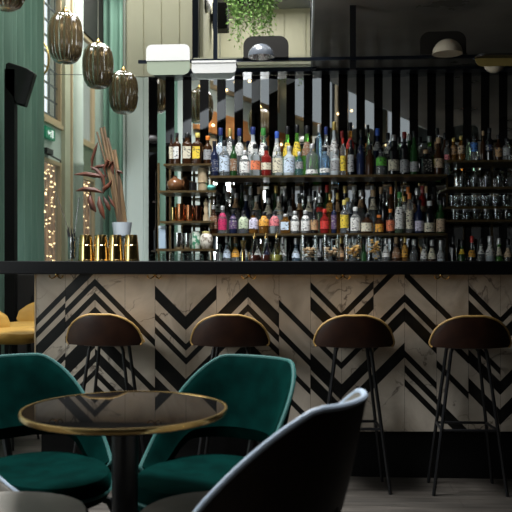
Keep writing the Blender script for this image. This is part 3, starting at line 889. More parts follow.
MT=[(216,7.5,189,'round','brown','black'),(225,7.5,186,'wine','black','silver'),(233.5,7.5,188,'round','clear','silver'),(242,7.5,185,'wine','dark green','black'),(250.5,7.5,188,'tall','clear','silver'),
 (259,7.5,187,'wine','black','tan'),(267.5,7.5,189,'round','navy','black'),(276,7.5,186,'slope','dark green','gold'),(284.5,7.5,189,'round','black','silver'),(293,7.5,187,'wine','brown','black'),
 (301.5,7.5,186,'tall','clear','black'),(310,7.5,188,'wine','black','black'),(318.5,7.5,186,'round','clear','silver'),(327,7.5,185,'wine','dark green','red'),(335.5,7,188,'round','black','black'),
 (345,7.5,186,'wine','black','gold'),(354,7.5,187,'round','clear','white'),(363,7.5,188,'wine','brown','black'),(372,7.5,186,'tall','clear','silver'),(381,7.5,187,'wine','black','tan'),
 (390,7.5,188,'round','dark green','black'),(399,7.5,186,'wine','black','black'),(408,7.5,187,'round','brown','orange'),(417,7.5,188,'wine','black','silver'),(426,7.5,186,'round','clear','tan'),(435,7.5,187,'wine','black','black')]
row('middle shelf rear row','bottles in the rear row of the middle shelf','mid',5.515,[t+(None,0,0) for t in MT])
LO=[(219,7,238,'round','clear','black',None,0,0),(227,8,236,'round','clear','silver','pale blue',245,258),(235.5,8,237,'round','clear','tan','orange',247,257),(244,7.5,236,'round','blue','silver','white',246,257),
 (258,8,238,'wine','clear','black','white',247,258),(267,8,236,'wine','navy','silver',None,0,0),(283,7,237,'round','clear','silver','white',246,256),(296,8,238,'round','blue','silver','pale blue',248,258),(308,8,237,'round','clear','black','white',247,257),
 (318,7,237,'wine','black','black','grey',247,257),(329,7,236,'round','clear','silver',None,0,0),(341,8,237,'round','brown','gold','tan',247,257),(353,7,236,'wine','clear','silver','white',246,256),(364,8,238,'wine','dark green','black',None,0,0),
 (376,7.5,236,'round','black','silver','grey',247,258),(386,8.5,238,'squat','clear','silver','white',246,257),(396.5,9,237,'squat','brown','tan','brown',247,258),(405,6.5,236,'tall','amber','gold','orange',245,257),(414,8.5,239,'squat','clear','silver',None,0,0),
 (424,8,238,'round','clear','black','white',249,259),(432,9.5,240,'squat','brown','silver','cream',248,259),(441,8,240,'round','frosted','silver','grey',250,259),(453,6,236,'tall','black','black',None,0,0),(462,8,240,'round','dark green','black','yellow',249,254),
 (472,7.5,236,'wine','black','red','orange',250,257),(481,8,238,'round','clear','black','white',246,254),(490,9,236,'squat','frosted','silver','white',244,256),(499,8,238,'slope','green','silver','cream',247,256),(508,8,239,'round','clear','black','beige',248,257)]
row('back counter row','bottles on the back counter',None,5.30,LO,base=.975)
L1=[(171.2,5.5,134,'round','brown','black','cream',147,159),(177,9,133,'square','brown','black','white',147,159),(187.3,10,133,'square','brown','black','cream',147,159),(197.6,9.5,133,'square','brown','yellow','yellow',147,159),(207.8,8.5,136,'round','brown','orange','grey',150,160)]
row('top left shelf','small bottles on the top left shelf','l1',5.28,L1)
R1=[(453.5,8,138,'round','amber','gold','tan',146,155),(461,9,136,'squat','amber','gold','beige',146,154),(468,7,139,'round','pale green','black',None,0,0),(474.3,9,136,'tall','clear','black','blue',143,152),(483,7,131,'wine','brown','tan',None,0,0),
 (489.5,11,128,'wine','black','black','navy',145,151),(498.4,7,135,'wine','brown','black','tan',148,157),(507,9,138,'round','clear','black','grey',148,156)]
row('right end shelf','bottles on the right end shelf','r1',5.30,R1)

# strokes of the brush characters on the two pale small bottles of the top left shelf, kept as part of their labels
# ------------------------------------------------------------------ glasses on the right end shelves
def glass_mesh(kind):
    m=MB()
    if kind=='tumbler': p=[(0,.0),(.026,0),(.029,.004),(.033,.075),(.0315,.075),(.0275,.010),(0,.008)]
    elif kind=='coupe': p=[(0,0),(.030,0),(.030,.003),(.004,.007),(.0035,.055),(.012,.062),(.034,.085),(.039,.108),(.0378,.108),(.032,.087),(.010,.066),(0,.064)]
    else: p=[(0,.0),(.022,0),(.024,.004),(.031,.092),(.0298,.092),(.0225,.010),(0,.008)]
    m.lathe(p,(0,0,0),18)
    return m
gg={}
M_gl=thin_glass()
def glasses(key,kind,pxs,Y,text,group):
    for i,px in enumerate(pxs):
        if kind not in gg:
            o=glass_mesh(kind).build('drinking_glass',M_gl); gg[kind]=o
        else:
            o=gg[kind].copy(); COL.objects.link(o)
        o.location=(PX(px,Y),Y,SH[key]+.0005)
        tag(o,'clear %s, %s from left %s'%(kind,ORD[i+1],text),'drinking glass',group)
glasses('r2','coupe',[456,468.5,481,493.5,506],5.28,'on the upper glass shelf at right','coupes on the right shelves')
glasses('r2','highball',[462,474.5,487,499.5],5.42,'behind the coupes at right','highballs on the right shelves')
glasses('r3','tumbler',[453,463.5,474,484.5,495,505.5],5.28,'front of the middle glass shelf','tumblers on the middle right shelf')
glasses('r3','tumbler',[458,468.5,479,489.5,500],5.41,'back of the middle glass shelf','tumblers on the middle right shelf')
glasses('r4','tumbler',[455,465.5,476,486.5,497,507.5],5.28,'front of the lowest glass shelf','tumblers on the lowest right shelf')
glasses('r4','tumbler',[460,470.5,481,491.5,502],5.41,'back of the lowest glass shelf','tumblers on the lowest right shelf')

# ------------------------------------------------------------------ small wares on the left shelves
def at(px,Y,key): return (PX(px,Y),Y,SH[key]+.0008)
def wpx(w,Y=5.28): return w*Y/F
def pot(name,label,cat,px,Y,key,prof,m,scale,parts=None):
    root=thing(name,label,cat,at(px,Y,key))
    MB().lathe([(r*scale,z*scale) for r,z in prof],(0,0,0),24).build('body',m,root)
    return root
JUG=[(0,0),(.5,0),(.85,.25),(1,.7),(.92,1.12),(.6,1.45),(.3,1.58),(.24,1.76),(.33,1.84),(.2,1.84),(.16,1.6),(0,1.5)]
j=pot('round_jug','squat glossy brown jug on the second left shelf, in front','jug',175,5.27,'l2',JUG,M_clay,.054)
MB().tube([(.02,0,.06),(.05,0,.075),(.06,0,.055),(.052,0,.03)],.006).build('handle',M_clay,j)
j=pot('round_jug','smaller dark brown jug behind the squat jug, second left shelf','jug',185,5.42,'l2',JUG,M_clay,.058)
MB().tube([(.02,0,.06),(.05,0,.075),(.06,0,.055),(.052,0,.03)],.006).build('handle',M_clay,j)
CUP=[(0,0),(.85,0),(.95,.1),(1,2.2),(.92,2.2),(.86,.2),(0,.15)]
pot('ceramic_cup','black cup between jug and beige vessel, second left shelf','cup',193,5.30,'l2',CUP,M_blackmetal,.026)
t=thing('tiki_mug','tall beige carved mug on the second left shelf','mug',at(202.8,5.28,'l2'))
MB().lathe([(0,0),(.030,0),(.033,.01),(.031,.05),(.034,.07),(.032,.11),(.034,.145),(.030,.150),(.028,.148),(.026,.02),(0,.015)],(0,0,0),24).build('body',M_beige,t)
MB().tube([(.034*math.cos(a),.034*math.sin(a),.055) for a in [2*PI*k/20 for k in range(20)]],.003,6,closed=True).build('carved_ring',M_beige,t)
pot('turquoise_bowl','small rounded turquoise bowl at the end of the second left shelf','bowl',211.5,5.27,'l2',[(0,0),(.5,0),(.9,.35),(1,.75),(.8,1.15),(.4,1.35),(0,1.4)],M_turq,.030)
def mug(label,px,Y,key,w,h,m,handle=True,name='copper_mug',cat='mug'):
    root=thing(name,label,cat,at(px,Y,key))
    r=wpx(w)/2; hh=wpx(h)
    MB().lathe([(0,0),(r*.92,0),(r,hh*.06),(r*1.0,hh*.5),(r*1.03,hh),(r*.95,hh),(r*.9,hh*.1),(0,hh*.08)],(0,0,0),22).build('body',m,root)
    if handle: MB().tube([(r*.9,-.01,hh*.82),(r*1.5,-.015,hh*.78),(r*1.6,-.015,hh*.45),(r*.95,-.01,hh*.22)],.0035).build('handle',m,root)
    return root
mug('slim gold cup at left of the copper mugs, third left shelf',173.5,5.27,'l3',5.5,14,M_gold,False,'gold_cup','cup')
mug('tall copper mug with handle, leftmost on the third left shelf',180.5,5.28,'l3',9,17.5,M_copper)
mug('copper mug beside the dark one, middle of third left shelf',189.5,5.28,'l3',8,16,M_copper)
mug('dark copper mug next to the pepper mill, third left shelf',198,5.29,'l3',8,16,mat('dark_copper',(.12,.05,.03),.25,1.))
p=thing('pepper_mill','pale turned pepper mill at the right of the third left shelf','pepper mill',at(206,5.28,'l3'))
MB().lathe([(0,0),(.019,0),(.021,.015),(.013,.05),(.017,.08),(.012,.10),(0,.10)],(0,0,0),20).build('body',M_beige,p)
MB().lathe([(0,.10),(.014,.10),(.019,.12),(.012,.138),(.005,.142),(.007,.150),(0,.155)],(0,0,0),20).build('knob',M_beige,p)
mug('hammered silver tumbler, left of two on the lowest left shelf',178.5,5.28,'l4',9,16,M_silver,False,'silver_tumbler','tumbler')
mug('hammered silver tumbler, right of two on the lowest left shelf',187.6,5.28,'l4',7.5,15.5,M_silver,False,'silver_tumbler','tumbler')
c=thing('patterned_can','pale can with green leaf pattern on the lowest left shelf','can',at(196,5.28,'l4'))
MB().lathe([(0,0),(.028,0),(.0295,.004),(.0295,.108),(.028,.112),(0,.112)],(0,0,0),22).build('body',noisy('leaf_pattern',(.06,.26,.14),(.66,.72,.62),34,2,.5,lo=.46,hi=.52),c)
MB().lathe([(0,.112),(.026,.112),(.027,.117),(0,.118)],(0,0,0),22).build('lid',M_silver,c)
v=thing('ceramic_vessel','round white patterned ceramic mug with yellow rim, lowest left shelf','mug',at(206.5,5.27,'l4'))
MB().lathe([(0,0),(.030,0),(.042,.025),(.045,.055),(.038,.085),(.027,.100),(.024,.098),(0,.09)],(0,0,0),24).build('body',noisy('scale_pattern',(.25,.20,.15),(.80,.74,.64),40,2,.45,lo=.38,hi=.5),v)
MB().lathe([(.024,.098),(.028,.100),(.030,.112),(.026,.115),(.022,.110)],(0,0,0),24,cap=False).build('rim',mat('yellow_glaze',(.72,.62,.25),.4),v)
t=thing('tea_tin','pale blue tin at the left end of the lowest left shelf','tin',at(162.6,5.27,'l4'))
MB().box(-.023,.023,-.023,.023,0,.13).build('body',mat('pale_blue_tin',(.40,.52,.62),.4),t,smooth=False,bevel=.003)
MB().box(-.024,.024,-.024,.024,.13,.152).build('lid',mat('paler_tin',(.62,.72,.80),.4),t,smooth=False,bevel=.003)
for i,px in enumerate([160,168,177,186.5,196,205.5]):
    if i==0: o=glass_mesh('highball').build('drinking_glass',M_gl); g0=o
    else: o=g0.copy(); COL.objects.link(o)
    o.location=(PX(px,5.2),5.2,.9755); o.scale=(1,1,1.9)
    tag(o,'tall clear glass on the back counter, %s from left under the left shelves'%ORD[i+1],'drinking glass','tall glasses on the back counter')

# ------------------------------------------------------------------ on the bar counter
def onbar(px,Y): return (PX(px,Y),Y,zt)
sv=None
for i,(px,l) in enumerate([(86,'leftmost of four gold shaker tins upside down on the counter'),(101,'second of four gold shaker tins, left of the white bucket'),(115.5,'third of four gold shaker tins, below the dried plant'),(131.3,'rightmost of four gold shaker tins, below the white bucket')]):
    if sv is None:
        sv=thing('shaker_tin',l,'shaker tin',group='gold shaker tins on the counter')
        MB().lathe([(.0435,0),(.0455,.002),(.0455,.006),(.0435,.008),(.0395,.09),(.0335,.142),(.031,.147),(0,.147)],(0,0,0),28).build('body',M_gold,sv)
        MB().lathe([(.0395,.086),(.041,.088),(.0395,.090)],(0,0,0),28,cap=False).build('band',M_gold,sv)
        s=sv
    else: s=copy_tree(sv)
    s['label']=l; s.location=onbar(px,4.42)
sg=thing('straw_glass','clear glass holding black straws and a long spoon, left of the tins','glass',onbar(72.8,4.45))
MB().lathe([(0,0),(.026,0),(.027,.004),(.029,.135),(.0275,.135),(.0255,.012),(0,.010)],(0,0,0),22).build('glass_body',M_gl,sg)
for i in range(7):
    a=i*.9; MB().tube([(.012*math.cos(a),.012*math.sin(a),.014),(.02*math.cos(a)+(-.01),.02*math.sin(a),R.uniform(.15,.2))],.0034,6).build('straw',M_blackmetal,sg)
MB().tube([(.015,0,.014),(-.02,0,.16),(-.09,0,.37)],[.003,.002,.002],6).build('bar_spoon',mat('dark_steel',(.2,.18,.15),.3,1.),sg)
MB().tube([(-.010,0,.014),(.012,0,.16),(.035,0,.36)],[.003,.002,.002],6).build('bar_spoon',M_silver,sg)
# dried plant in a white bucket
dp=thing('dried_plant','dried brown heliconia stems and petals in a white bucket on the counter','plant',onbar(122,4.56))
MB().lathe([(0,0),(.026,0),(.026,.006),(.011,.014),(.011,.13),(.03,.142),(.047,.146),(.058,.222),(.054,.222),(.044,.152),(0,.15)],(0,0,0),28).build('bucket',M_bucket,dp)
def rel(px,py,Y=4.56,dy=0):
    X0,Y0,Z0=onbar(122,4.56); return (PX(px,Y+dy)-X0,Y+dy-Y0,PZ(px,py,Y+dy)-Z0)
for (a,b,c,r) in [((121,232),(112,180),(101,128),.011),((123,232),(114,180),(104,127),.009),((125,232),(121,190),(115,150),.010),((127,232),(121,185),(113.5,150),.008),((120,232),(109,175),(97,132),.007),((124,232),(116,170),(108,138),.008)]:
    MB().tube([rel(*a),rel(*b,dy=-.02),rel(*c,dy=.01)],[r,r,r*.8],8).build('stem',M_stem,dp)
def petal(pts,w):
    m=MB(); n=len(pts); P=[Vector(rel(x,y,dy=d)) for x,y,d in pts]
    rs=[]
    for i in range(n):
        t=i/(n-1); rs.append(max(.0015,1.45*w*math.sin(PI*min(.97,max(.03,t)))**.8))
    m.tube(P,rs,8); return m.build('petal',M_petal,dp)
petal([(108,176,-.02),(100,176,-.03),(86,174,-.03),(74,174.5,-.03)],.010)
petal([(103,193,-.02),(95,190,-.03),(84,189,-.03),(76,191,-.03)],.011)
petal([(105,190,-.03),(103,178,-.03),(97,170,-.03),(90,166.5,-.03)],.010)
petal([(90,192,-.02),(90,200,-.03),(93,208,-.03),(96,212,-.03)],.013)
petal([(99,196,-.02),(99.5,204,-.03),(102,212,-.03),(104.5,219,-.03)],.012)
petal([(103,196,-.02),(106,202,-.03),(109,208,-.03),(110,211,-.03)],.009)
petal([(92,170,-.01),(92,160,-.01),(95,150,-.01),(98,142,-.01)],.007)
petal([(107,168,-.03),(112,162,-.03),(108,160,-.03),(104,168,-.03),(107,180,-.03)],.008)
petal([(112,180,-.03),(108,186,-.03),(104,189,-.03),(103,194,-.03)],.010)
petal([(91,170,-.03),(97,167,-.03),(103,166,-.03),(108,164,-.03)],.008)
petal([(115,176,-.02),(118,171,-.02),(121,172,-.02),(123,174,-.02)],.006)
petal([(113,160,-.02),(112,168,-.02),(114,178,-.02)],.008)
petal([(108,195,-.02),(112,203,-.02),(116,209,-.02)],.007)
# dasher bottles, carafes and jars on the counter
def carafe(label,px,w,ytop,liq,spout=True):
    root=thing('pour_carafe',label,'carafe',onbar(px,4.46),group='pouring carafes on the counter')
    s=4.46/F; r=w*s/2; h=(261.2-ytop)*s
    MB().lathe([(0,0),(r*.93,0),(r,h*.05),(r*.92,h*.25),(r*.5,h*.5),(r*.26,h*.72),(r*.26,h*.8),(0,h*.8)],(0,0,0),22).build('glass_body',M_gl,root)
    MB().lathe([(0,.002),(r*.90,.002),(r*.955,h*.06),(r*.90,h*.22),(0,h*.22)],(0,0,0),22).build('liquid',liq,root)
    MB().lathe([(0,h*.8),(r*.3,h*.8),(r*.3,h*.88),(r*.1,h*.90),(r*.08,h),(0,h)],(0,0,0),14).build('spout',M_brass,root)
M_lolive=mat('olive_liquid',(.50,.46,.10),.1); M_lred=mat('dark_liquid',(.10,.03,.02),.1)
carafe('conical carafe with dark liquid, left of three on the counter',254.5,12,233,M_lred)
carafe('conical carafe with dark liquid, middle of three on the counter',266,12,233,M_lred)
carafe('conical carafe with yellowish liquid, right of three on the counter',277,12.5,232,M_lolive)
jg=thing('gold_jigger','slim gold jigger standing on the counter left of the carafes','jigger',onbar(243.3,4.46))
MB().lathe([(0,0),(.013,0),(.012,.05),(.006,.062),(0,.062)],(0,0,0),18).build('lower_cup',M_gold,jg)
MB().lathe([(0,.062),(.006,.062),(.018,.115),(.016,.115),(0,.07)],(0,0,0),18).build('upper_cup',M_gold,jg)
for i,(px,w,l,mm_) in enumerate([(309,17,'square glass jar of pale snacks, leftmost of three open jars on the counter',M_nuts),(331.2,17.5,'square glass jar of pale dried fruit, between two other open jars',M_nuts),(352.5,17,'square glass jar of yellow dried fruit, second from the right of the open jars',M_chips),(374,15,'square glass jar heaped with orange dried fruit, right end of the jars',M_chips)]):
    if i==0: l='square glass jar of pale snacks, leftmost of the four open jars'
    if i==1: l='square glass jar of pale dried fruit, second of the four open jars'
    if i==2: l='square glass jar of yellow dried fruit, third of the four open jars'
    s=4.44/F; r=w*s/2; h=(261.3-(235 if i<3 else 237))*s
    root=thing('glass_jar',l,'jar',onbar(px,4.44),group='open glass jars of snacks on the counter')
    MB().lathe([(0,0),(r*.98,0),(r,h*.03),(r,h),(r*.95,h),(r*.94,h*.05),(0,h*.045)],(0,0,0),28,sq=6).build('glass_body',M_gl,root)
    cm=MB(); rr=random.Random(i)
    top=[.50,.52,.6,.86][i]
    for k in range(34):
        x,y=rr.uniform(-.7,.7)*r,rr.uniform(-.7,.7)*r; z=rr.uniform(.1,top)*h
        q=rr.uniform(.16,.28)*r
        cm.lathe([(0,-q*.4),(q*.7,-q*.35),(q,0),(q*.7,q*.35),(0,q*.4)],(x,y,z),8)
    ob=cm.build('snack_filling',mm_,root); ob['kind']='stuff'

# ------------------------------------------------------------------ lamps on the rod
YR=4.20
rodL=(PX(138.5,YR),YR,PZ(138.5,62,YR)); rodR=(1.55,YR,PZ(138.5,62,YR)+.016)
def rodz(x): return rodL[2]+(rodR[2]-rodL[2])*(x-rodL[0])/(rodR[0]-rodL[0])
rd=thing('lamp_rail','dark horizontal rail over the bar held by hanging posts','rail',(0,0,0))
MB().box(rodL[0],rodR[0],YR-.010,YR+.010,rodL[2]-.008,rodL[2]+.008).build('rail_bar',M_bluesteel,rd,smooth=False)
RZ=rodL[2]
xp=PX(215,YR); MB().box(xp-.011,xp+.011,YR+.010,YR+.026,RZ-.008,ZC).build('hanging_post',M_bluesteel,rd,smooth=False)
xp=PX(353,YR); MB().box(xp-.016,xp+.016,YR+.010,YR+.03,RZ-.055,ZLOW).build('hanging_post',M_blackmetal,rd,smooth=False)
def rr_poly(x0,x1,z0,z1,r,corners=(1,1,1,1),n=6):
    pts=[]
    for (cx,cz,a0,on) in ((x1-r,z1-r,0,corners[0]),(x0+r,z1-r,PI/2,corners[1]),(x0+r,z0+r,PI,corners[2]),(x1-r,z0+r,1.5*PI,corners[3])):
        if on:
            for k in range(n+1):
                a=a0+PI/2*k/n; pts.append((cx+r*math.cos(a),cz+r*math.sin(a)))
        else:
            pts.append((cx+(r if a0 in (0,1.5*PI) else -r), cz+(r if a0 in (0,PI/2) else -r)))
    return pts
SY=YR/F
def dome(parent,x,y,z,r,m,up=True):
    pr=[(r*math.cos(a),(1 if up else -1)*r*math.sin(a)) for a in [PI/2*k/8 for k in range(9)]]
    return MB().lathe([(0,0)]+pr[:-1]+[(0,pr[-1][1])],(x,y,z),28).build('dome',m,parent)
# lamp with upright plate and dome
def lamp_up(label,px0,px1,ytop,ybot,dpx0,dpx1,dtop,m_plate,m_dome):
    x0,x1=PX(px0,YR),PX(px1,YR); w=x1-x0; xc=(x0+x1)/2
    h=(ybot-ytop)*SY
    root=thing('rail_lamp',label,'lamp',(xc,YR,RZ+.008))
    MB().prism(rr_poly(-w/2,w/2,0,h,.05,(1,1,0,0)),'y',.02,.026).build('back_plate',m_plate,root,smooth=False)
    MB().prism(rr_poly(-w/2,w/2,-.022,.026,.008,(0,0,1,1)),'z',0,.004).build('base_plate',m_plate,root,smooth=False)
    r=(dpx1-dpx0)*SY/2; xd=(PX((dpx0+dpx1)/2,YR)-xc)
    dome(root,xd,-.086,-.014,r,m_dome)
    return root
lamp_up('dark rail lamp with grey dome and upright plate, in front of the plant',243,288.5,35.5,59,249,275,42,M_lampdark,M_domegrey)
lamp_up('dark rail lamp with cream dome, under the lowered ceiling',420.5,467,30,55,430,459,36,M_lampdark,M_domecream)
# white lamp with a folded plate seen from its back
x0,x1=PX(145,YR-.05),PX(189,YR-.05); w=x1-x0
root=thing('rail_lamp','white and pale green plate lamp at the left end of the rail','lamp',((x0+x1)/2,YR,RZ))
MB().prism(rr_poly(-w/2,w/2,.0,.085,.03,(1,1,0,0)),'y',-.022,-.016).build('upper_plate',M_white,root,smooth=False)
MB().prism(rr_poly(-w/2+.004,w/2,-.075,.0,.035,(0,0,1,1)),'y',-.020,-.014).build('lower_plate',M_lampgreen,root,smooth=False)
dome(root,0,.06,.012,.055,M_white)
# white lamp hanging below the rail: tilted plate with the dome beneath
x0,x1=PX(193,YR),PX(237,YR); w=x1-x0
root=thing('rail_lamp','white plate lamp with grey dome below the rail, second from left','lamp',((x0+x1)/2,YR,RZ-.010))
MB().prism(rr_poly(-w/2,w/2,-.066,.0,.02,(0,0,1,1)),'y',-.050,-.044).build('front_plate',M_white,root,smooth=False)
MB().prism(rr_poly(-w/2,w/2,-.052,.09,.035,(1,1,0,0)),'z',-.012,-.006).build('top_plate',M_white,root,smooth=False)
MB().prism(rr_poly(-w/2+.004,w/2-.004,-.096,-.006,.045,(0,0,1,1)),'y',-.038,-.032).build('shade_plate',mat('shade_grey',(.30,.33,.30),.5),root,smooth=False)
dome(root,0,.02,-.012,.058,M_domegrey,False)
x0,x1=PX(473,YR),PX(525,YR); w=x1-x0
root=thing('rail_lamp','dark ochre plate lamp with dome beneath, at the right edge','lamp',((x0+x1)/2,YR,RZ-.008))
MB().prism(rr_poly(-w/2,w/2,-.11,.03,.045,(1,1,1,1)),'z',-.014,-.004).build('top_plate',M_lampdark,root,smooth=False)
MB().prism(rr_poly(-w/2,w/2,-.055,-.004,.04,(0,0,1,1)),'y',-.052,-.046).build('front_plate',mat('ochre_enamel',(.22,.16,.05),.4),root,smooth=False)
dome(root,-.02,.01,-.018,.058,M_domecream,False)

# ------------------------------------------------------------------ ribbed smoked glass pendants
def pendant_mesh():
    N=120; prof=[(.015,.150),(.045,.148),(.072,.132),(.090,.100),(.099,.05),(.100,0),(.097,-.05),(.088,-.098),(.070,-.130),(.045,-.146),(.02,-.150)]
    m=MB(); vs=[]; fs=[]
    for r,z in prof:
        for k in range(N):
            a=2*PI*k/N; q=r*(1+.05*math.cos(20*a)); vs.append((q*math.cos(a),q*math.sin(a),z))
    for i in range(len(prof)-1):
        for k in range(N):
            k2=(k+1)%N; fs.append((i*N+k,i*N+k2,(i+1)*N+k2,(i+1)*N+k))
    m.add(vs,fs); return m
pp=None
for (px,py,d,l) in [(5,-21,3.75,'ribbed smoked glass pendant cut by the top left corner'),(65.3,38.5,4.7,'large ribbed smoked glass pendant, in front of the lattice window'),(98,66.5,5.3,'ribbed smoked glass pendant, middle of the three descending ones'),(123.5,93,5.6,'smallest ribbed smoked glass pendant, right of the row')]:
    Y=d; X=PX(px,Y); Z=PZ(px,py,Y)
    if pp is None:
        pp=thing('pendant_lamp',l,'pendant lamp',group='ribbed smoked glass pendant lamps'); s=pp
        pendant_mesh().build('glass_shade',M_smoke,pp,fix=False)
        MB().lathe([(0,.146),(.03,.146),(.03,.158),(.012,.175),(.006,.19),(0,.19)],(0,0,0),18).build('lamp_cap',M_brass,pp)
        MB().tube([(0,0,.18),(0,0,.93)],.004,6).build('cord',mat('pale_cord',(.35,.34,.28),.6),pp)
        MB().lathe([(0,.05),(.018,.05),(.022,0),(.028,-.03),(.018,-.06),(0,-.066)],(0,0,0),16).build('bulb',mat('frosted_bulb',(.75,.62,.4),.4),pp)
    else: s=copy_tree(pp)
    s['label']=l; s.location=(X,Y,Z)
    for ch in s.children:
        if ch.name.startswith('cord'): ch.scale=(1,1,1)
# cord lengths reach the ceiling
for s in [o for o in bpy.data.objects if o.name.startswith('pendant_lamp')]:
    for ch in s.children:
        if ch.name.startswith('cord'):
            L=ZC-(s.location.z+.18); ch.location=(0,0,.18-.18*(L/.75)); ch.scale=(1,1,L/.75)
# hoop lamp near the window
hp=thing('hoop_pendant','thin brass hoop hanging by the lattice window, half behind the curtain','hoop lamp',(PX(37.5,7.0),7.0,PZ(37.5,59,7.0)))
r=19*7.0/F
MB().tube([(r*.62*math.cos(2*PI*k/40),0,r*math.sin(2*PI*k/40)) for k in range(40)],.010,8,closed=True).build('ring',M_brass,hp)
MB().tube([(0,0,r),(0,0,ZC-hp.location.z)],.003,6).build('cord',M_blackmetal,hp)
# thin cable
cb=MB().tube([(XL+.01,7.15,PZ(40,74.3,7.15)),(PX(151,5.87),5.885,PZ(151,75.2,5.87))],.003,6).build('steel_cable',mat('cable_dark',(.08,.09,.08),.5))
tag(cb,'thin cable strung from the window wall past the pendants to the panelled wall','cable')

# ------------------------------------------------------------------ loudspeaker on its pole, exit sign, door closer
Ys=5.5; sp=thing('pole_speaker','black tilted loudspeaker on a dark pole before the green curtain','loudspeaker',(PX(11,Ys),Ys,0))
X0=PX(11,Ys)
MB().box(-.036,.036,-.03,.03,0,PZ(11,70,Ys)).build('pole',M_plinth,sp,smooth=False)
poly=[(PX(a,Ys)-X0,PZ(a,b,Ys)) for a,b in [(7,65),(10,63),(28,69),(36,74),(26,107),(18,105),(16,100),(6,88)]]
b=MB().prism(poly,'y',-.03,.03).build('speaker_body',mat('speaker_black',(.004,.004,.004),.55),sp,smooth=False,bevel=.006)
poly=[(PX(a,Ys)-X0,PZ(a,b_,Ys)) for a,b_ in [(29.5,71.5),(35,75),(26,105.5),(20,104)]]
MB().prism(poly,'y',-.036,-.03).build('grille',mat('grille_black',(.010,.010,.011),.7),sp,smooth=False)
# exit sign on the left wall (faces into the room)
ya,yb_=PYW(42.5,XL),PYW(52,XL)
es=thing('exit_sign','green exit sign with white running figure and arrow above the door','exit sign',(XL,(ya+yb_)/2,PZ(47,133.5,(ya+yb_)/2)))
wy=(yb_-ya); hz=.105
MB().box(0,.03,-wy/2,wy/2,-hz/2,hz/2).build('sign_box',M_exit,es,smooth=False)
pic=MB(); xx0,xx1=.03,.0315
def pbox(y0,y1,z0,z1): pic.box(xx0,xx1,y0,y1,z0,z1)
pic.prism([(.045,-.035),(.085,-.035),(.085,.035),(.045,.035)],'x',xx0,xx1)
pic.lathe([(.0075,0),(.0075,.0015)],(0,0,0),10)
pic.v=[v for v in pic.v]
fig=MB()
fig.prism([(.012,.030),(.018,.036),(.024,.030),(.018,.024)],'x',xx0,xx1)
fig.prism([(.004,.018),(.026,.020),(.022,-.008),(.008,-.006)],'x',xx0,xx1)
fig.prism([(.004,.018),(-.010,.004),(-.006,.000),(.008,.010)],'x',xx0,xx1)
fig.prism([(.008,-.006),(-.004,-.034),(.003,-.036),(.016,-.006)],'x',xx0,xx1)
fig.prism([(.016,-.006),(.030,-.020),(.026,-.036),(.020,-.034),(.022,-.022),(.010,-.010)],'x',xx0,xx1)
fig.prism([(-.075,0),(-.050,.024),(-.050,.010),(-.022,.010),(-.022,-.010),(-.050,-.010),(-.050,-.024)],'x',xx0,xx1)
fig.prism([(.045,-.036),(.082,-.036),(.082,.036),(.045,.036)],'x',xx0,xx1)
fig.build('pictogram',M_exitw,es,smooth=False)
dc=thing('door_closer','dark door closer arm above the glazed door','door closer',(XL,PYW(45,XL),2.09))
MB().box(0,.05,-.09,.09,-.02,.03).build('closer_body',M_blackmetal,dc,smooth=False,bevel=.004)
MB().tube([(.03,.02,-.02),(.05,.30,-.045),(.03,.36,-.05)],.008).build('arm',M_blackmetal,dc)

# ------------------------------------------------------------------ hanging plant, wall speaker
pl=thing('hanging_plant','bushy green plant hanging from the ceiling above the grey dome lamp','plant',(PX(250,5.2),5.2,2.76))
MB().lathe([(0,0),(.075,0),(.10,.05),(.11,.13),(.102,.13),(.09,.06),(0,.05)],(0,0,0),24).build('pot',M_blackmetal,pl)
for a in (0,2.1,4.2):
    MB().tube([(.105*math.cos(a),.105*math.sin(a),.12),(0,0,.38),(0,0,ZC-2.76)],.002,5).build('hanging_wire',M_blackmetal,pl)
lf=MB(); rp=random.Random(3)
for k in range(190):
    a=rp.uniform(0,2*PI); rad=.04+.10*math.sqrt(rp.random()); ln=rp.uniform(.12,.42)*(1.15-rad*2.2)
    bx,by=.085*math.cos(a)*rp.random(),.085*math.sin(a)*rp.random()
    pts=[]
    for j in range(6):
        t=j/5; q=(rad*1.05)*min(1,t*2.2)
        pts.append(Vector((bx*(1-t)+q*math.cos(a),by*(1-t)+q*math.sin(a),.13+.06*math.sin(PI*min(1,t*1.8))-ln*t*t*1.05-.03*t)))
    for j in range(1,6):
        for q in range(3):
            p=pts[j-1].lerp(pts[j],q/3); d=Vector((rp.uniform(-1,1),rp.uniform(-1,1),rp.uniform(-1.2,.35))).normalized()
            L=rp.uniform(.020,.038); s=d.cross(Vector((rp.uniform(-1,1),rp.uniform(-1,1),.3))).normalized()*L*.17
            lf.add([p,p+d*L*.45+s,p+d*L,p+d*L*.45-s],[(0,1,2,3)])
lf.build('foliage',M_leaf,pl,smooth=False,fix=False)
xw=xcol+.05
ws=thing('wall_speaker','small black wall speaker behind the hanging post, left of the plant','loudspeaker',(xw,6.35,3.03))
MB().box(.02,.14,-.07,.07,-.10,.11).build('cabinet',M_plinth,ws,smooth=False,bevel=.006)
MB().box(0,.02,-.03,.03,-.03,.03).build('bracket',M_blackmetal,ws,smooth=False)
wd=thing('wall_light','small round pale wall light on the return wall above the bar','wall light',(xw,6.02,3.03))
MB().lathe([(0,0),(.05,0),(.05,.02),(.03,.035),(0,.04)],(0,0,0),20).build('globe',M_white,wd)
MB().lathe([(.052,-.004),(.056,.0),(.052,.012)],(0,0,0),20,cap=False).build('ring',M_blackmetal,wd)
for ch in wd.children: ch.rotation_euler=(0,PI/2,0)

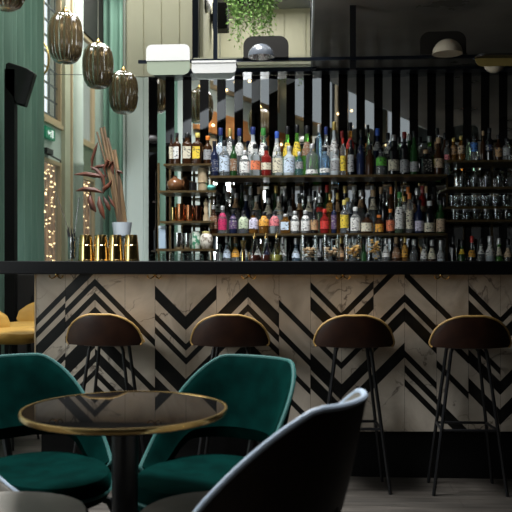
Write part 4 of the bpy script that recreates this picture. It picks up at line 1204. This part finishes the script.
# ------------------------------------------------------------------ light
w=bpy.data.worlds.new('sky'); sc.world=w; w.use_nodes=True
bg=w.node_tree.nodes['Background']; bg.inputs[0].default_value=(.86,.93,1.0,1)
wn_=w.node_tree.nodes; wl_=w.node_tree.links
tcw=wn_.new('ShaderNodeTexCoord'); sxw=wn_.new('ShaderNodeSeparateXYZ'); mrw=wn_.new('ShaderNodeMapRange')
mrw.inputs['From Min'].default_value=-.1; mrw.inputs['From Max'].default_value=.8; mrw.inputs['To Min'].default_value=.32; mrw.inputs['To Max'].default_value=1.25
wl_.new(tcw.outputs['Generated'],sxw.inputs[0]); wl_.new(sxw.outputs['Y'],mrw.inputs['Value']); wl_.new(mrw.outputs['Result'],bg.inputs[1])
def area(name,loc,rot,sx,sy,e,col=(1,1,1),spread=180):
    l=bpy.data.lights.new(name,'AREA'); l.shape='RECTANGLE'; l.size=sx; l.size_y=sy; l.energy=e; l.color=col; l.spread=math.radians(spread)
    o=bpy.data.objects.new(name,l); COL.objects.link(o); o.location=loc; o.rotation_euler=rot
    return o
y0,y1,z0,z1=[o for o in openings[:n0] if o[2]<2.5 and o[0]>1.5][0]
area('daylight',(XL-.16,(y0+y1)/2,(z0+z1)/2),(0,-PI/2,0),z1-z0,y1-y0,24*(y1-y0)*(z1-z0),(.97,.98,1.0))
# skylight over the tall left half, then unseen fill lamps added
area('roof_and_fill_light',(-.75,3.5,ZC-.02),(0,0,0),1.1,1.1,105,(.95,.98,1),100)
area('roof_and_fill_light',(-1.15,5.2,ZC-.02),(0,0,0),1.0,.5,27,(1,.98,.90),150)  # added lamp, brightens the panelled wall
area('roof_and_fill_light',(-.4,6.45,3.27),(0,0,0),.6,.5,7,(1,.98,.92))  # added lamp under the soffit, brightens the recess wall
area('roof_and_fill_light',(-1.9,8.0,ZC-.02),(0,0,0),.8,1.6,36,(1,.98,.92))  # added lamp for the window aisle and its curtains

sc.view_settings.view_transform='Standard'; sc.view_settings.look='None'; sc.view_settings.gamma=1; sc.view_settings.use_curve_mapping=False
sc.view_settings.exposure=0.3
sc.cycles.max_bounces=10; sc.cycles.transmission_bounces=8; sc.cycles.glossy_bounces=5; sc.cycles.diffuse_bounces=4
sc.cycles.caustics_reflective=False; sc.cycles.caustics_refractive=False; sc.cycles.sample_clamp_indirect=4
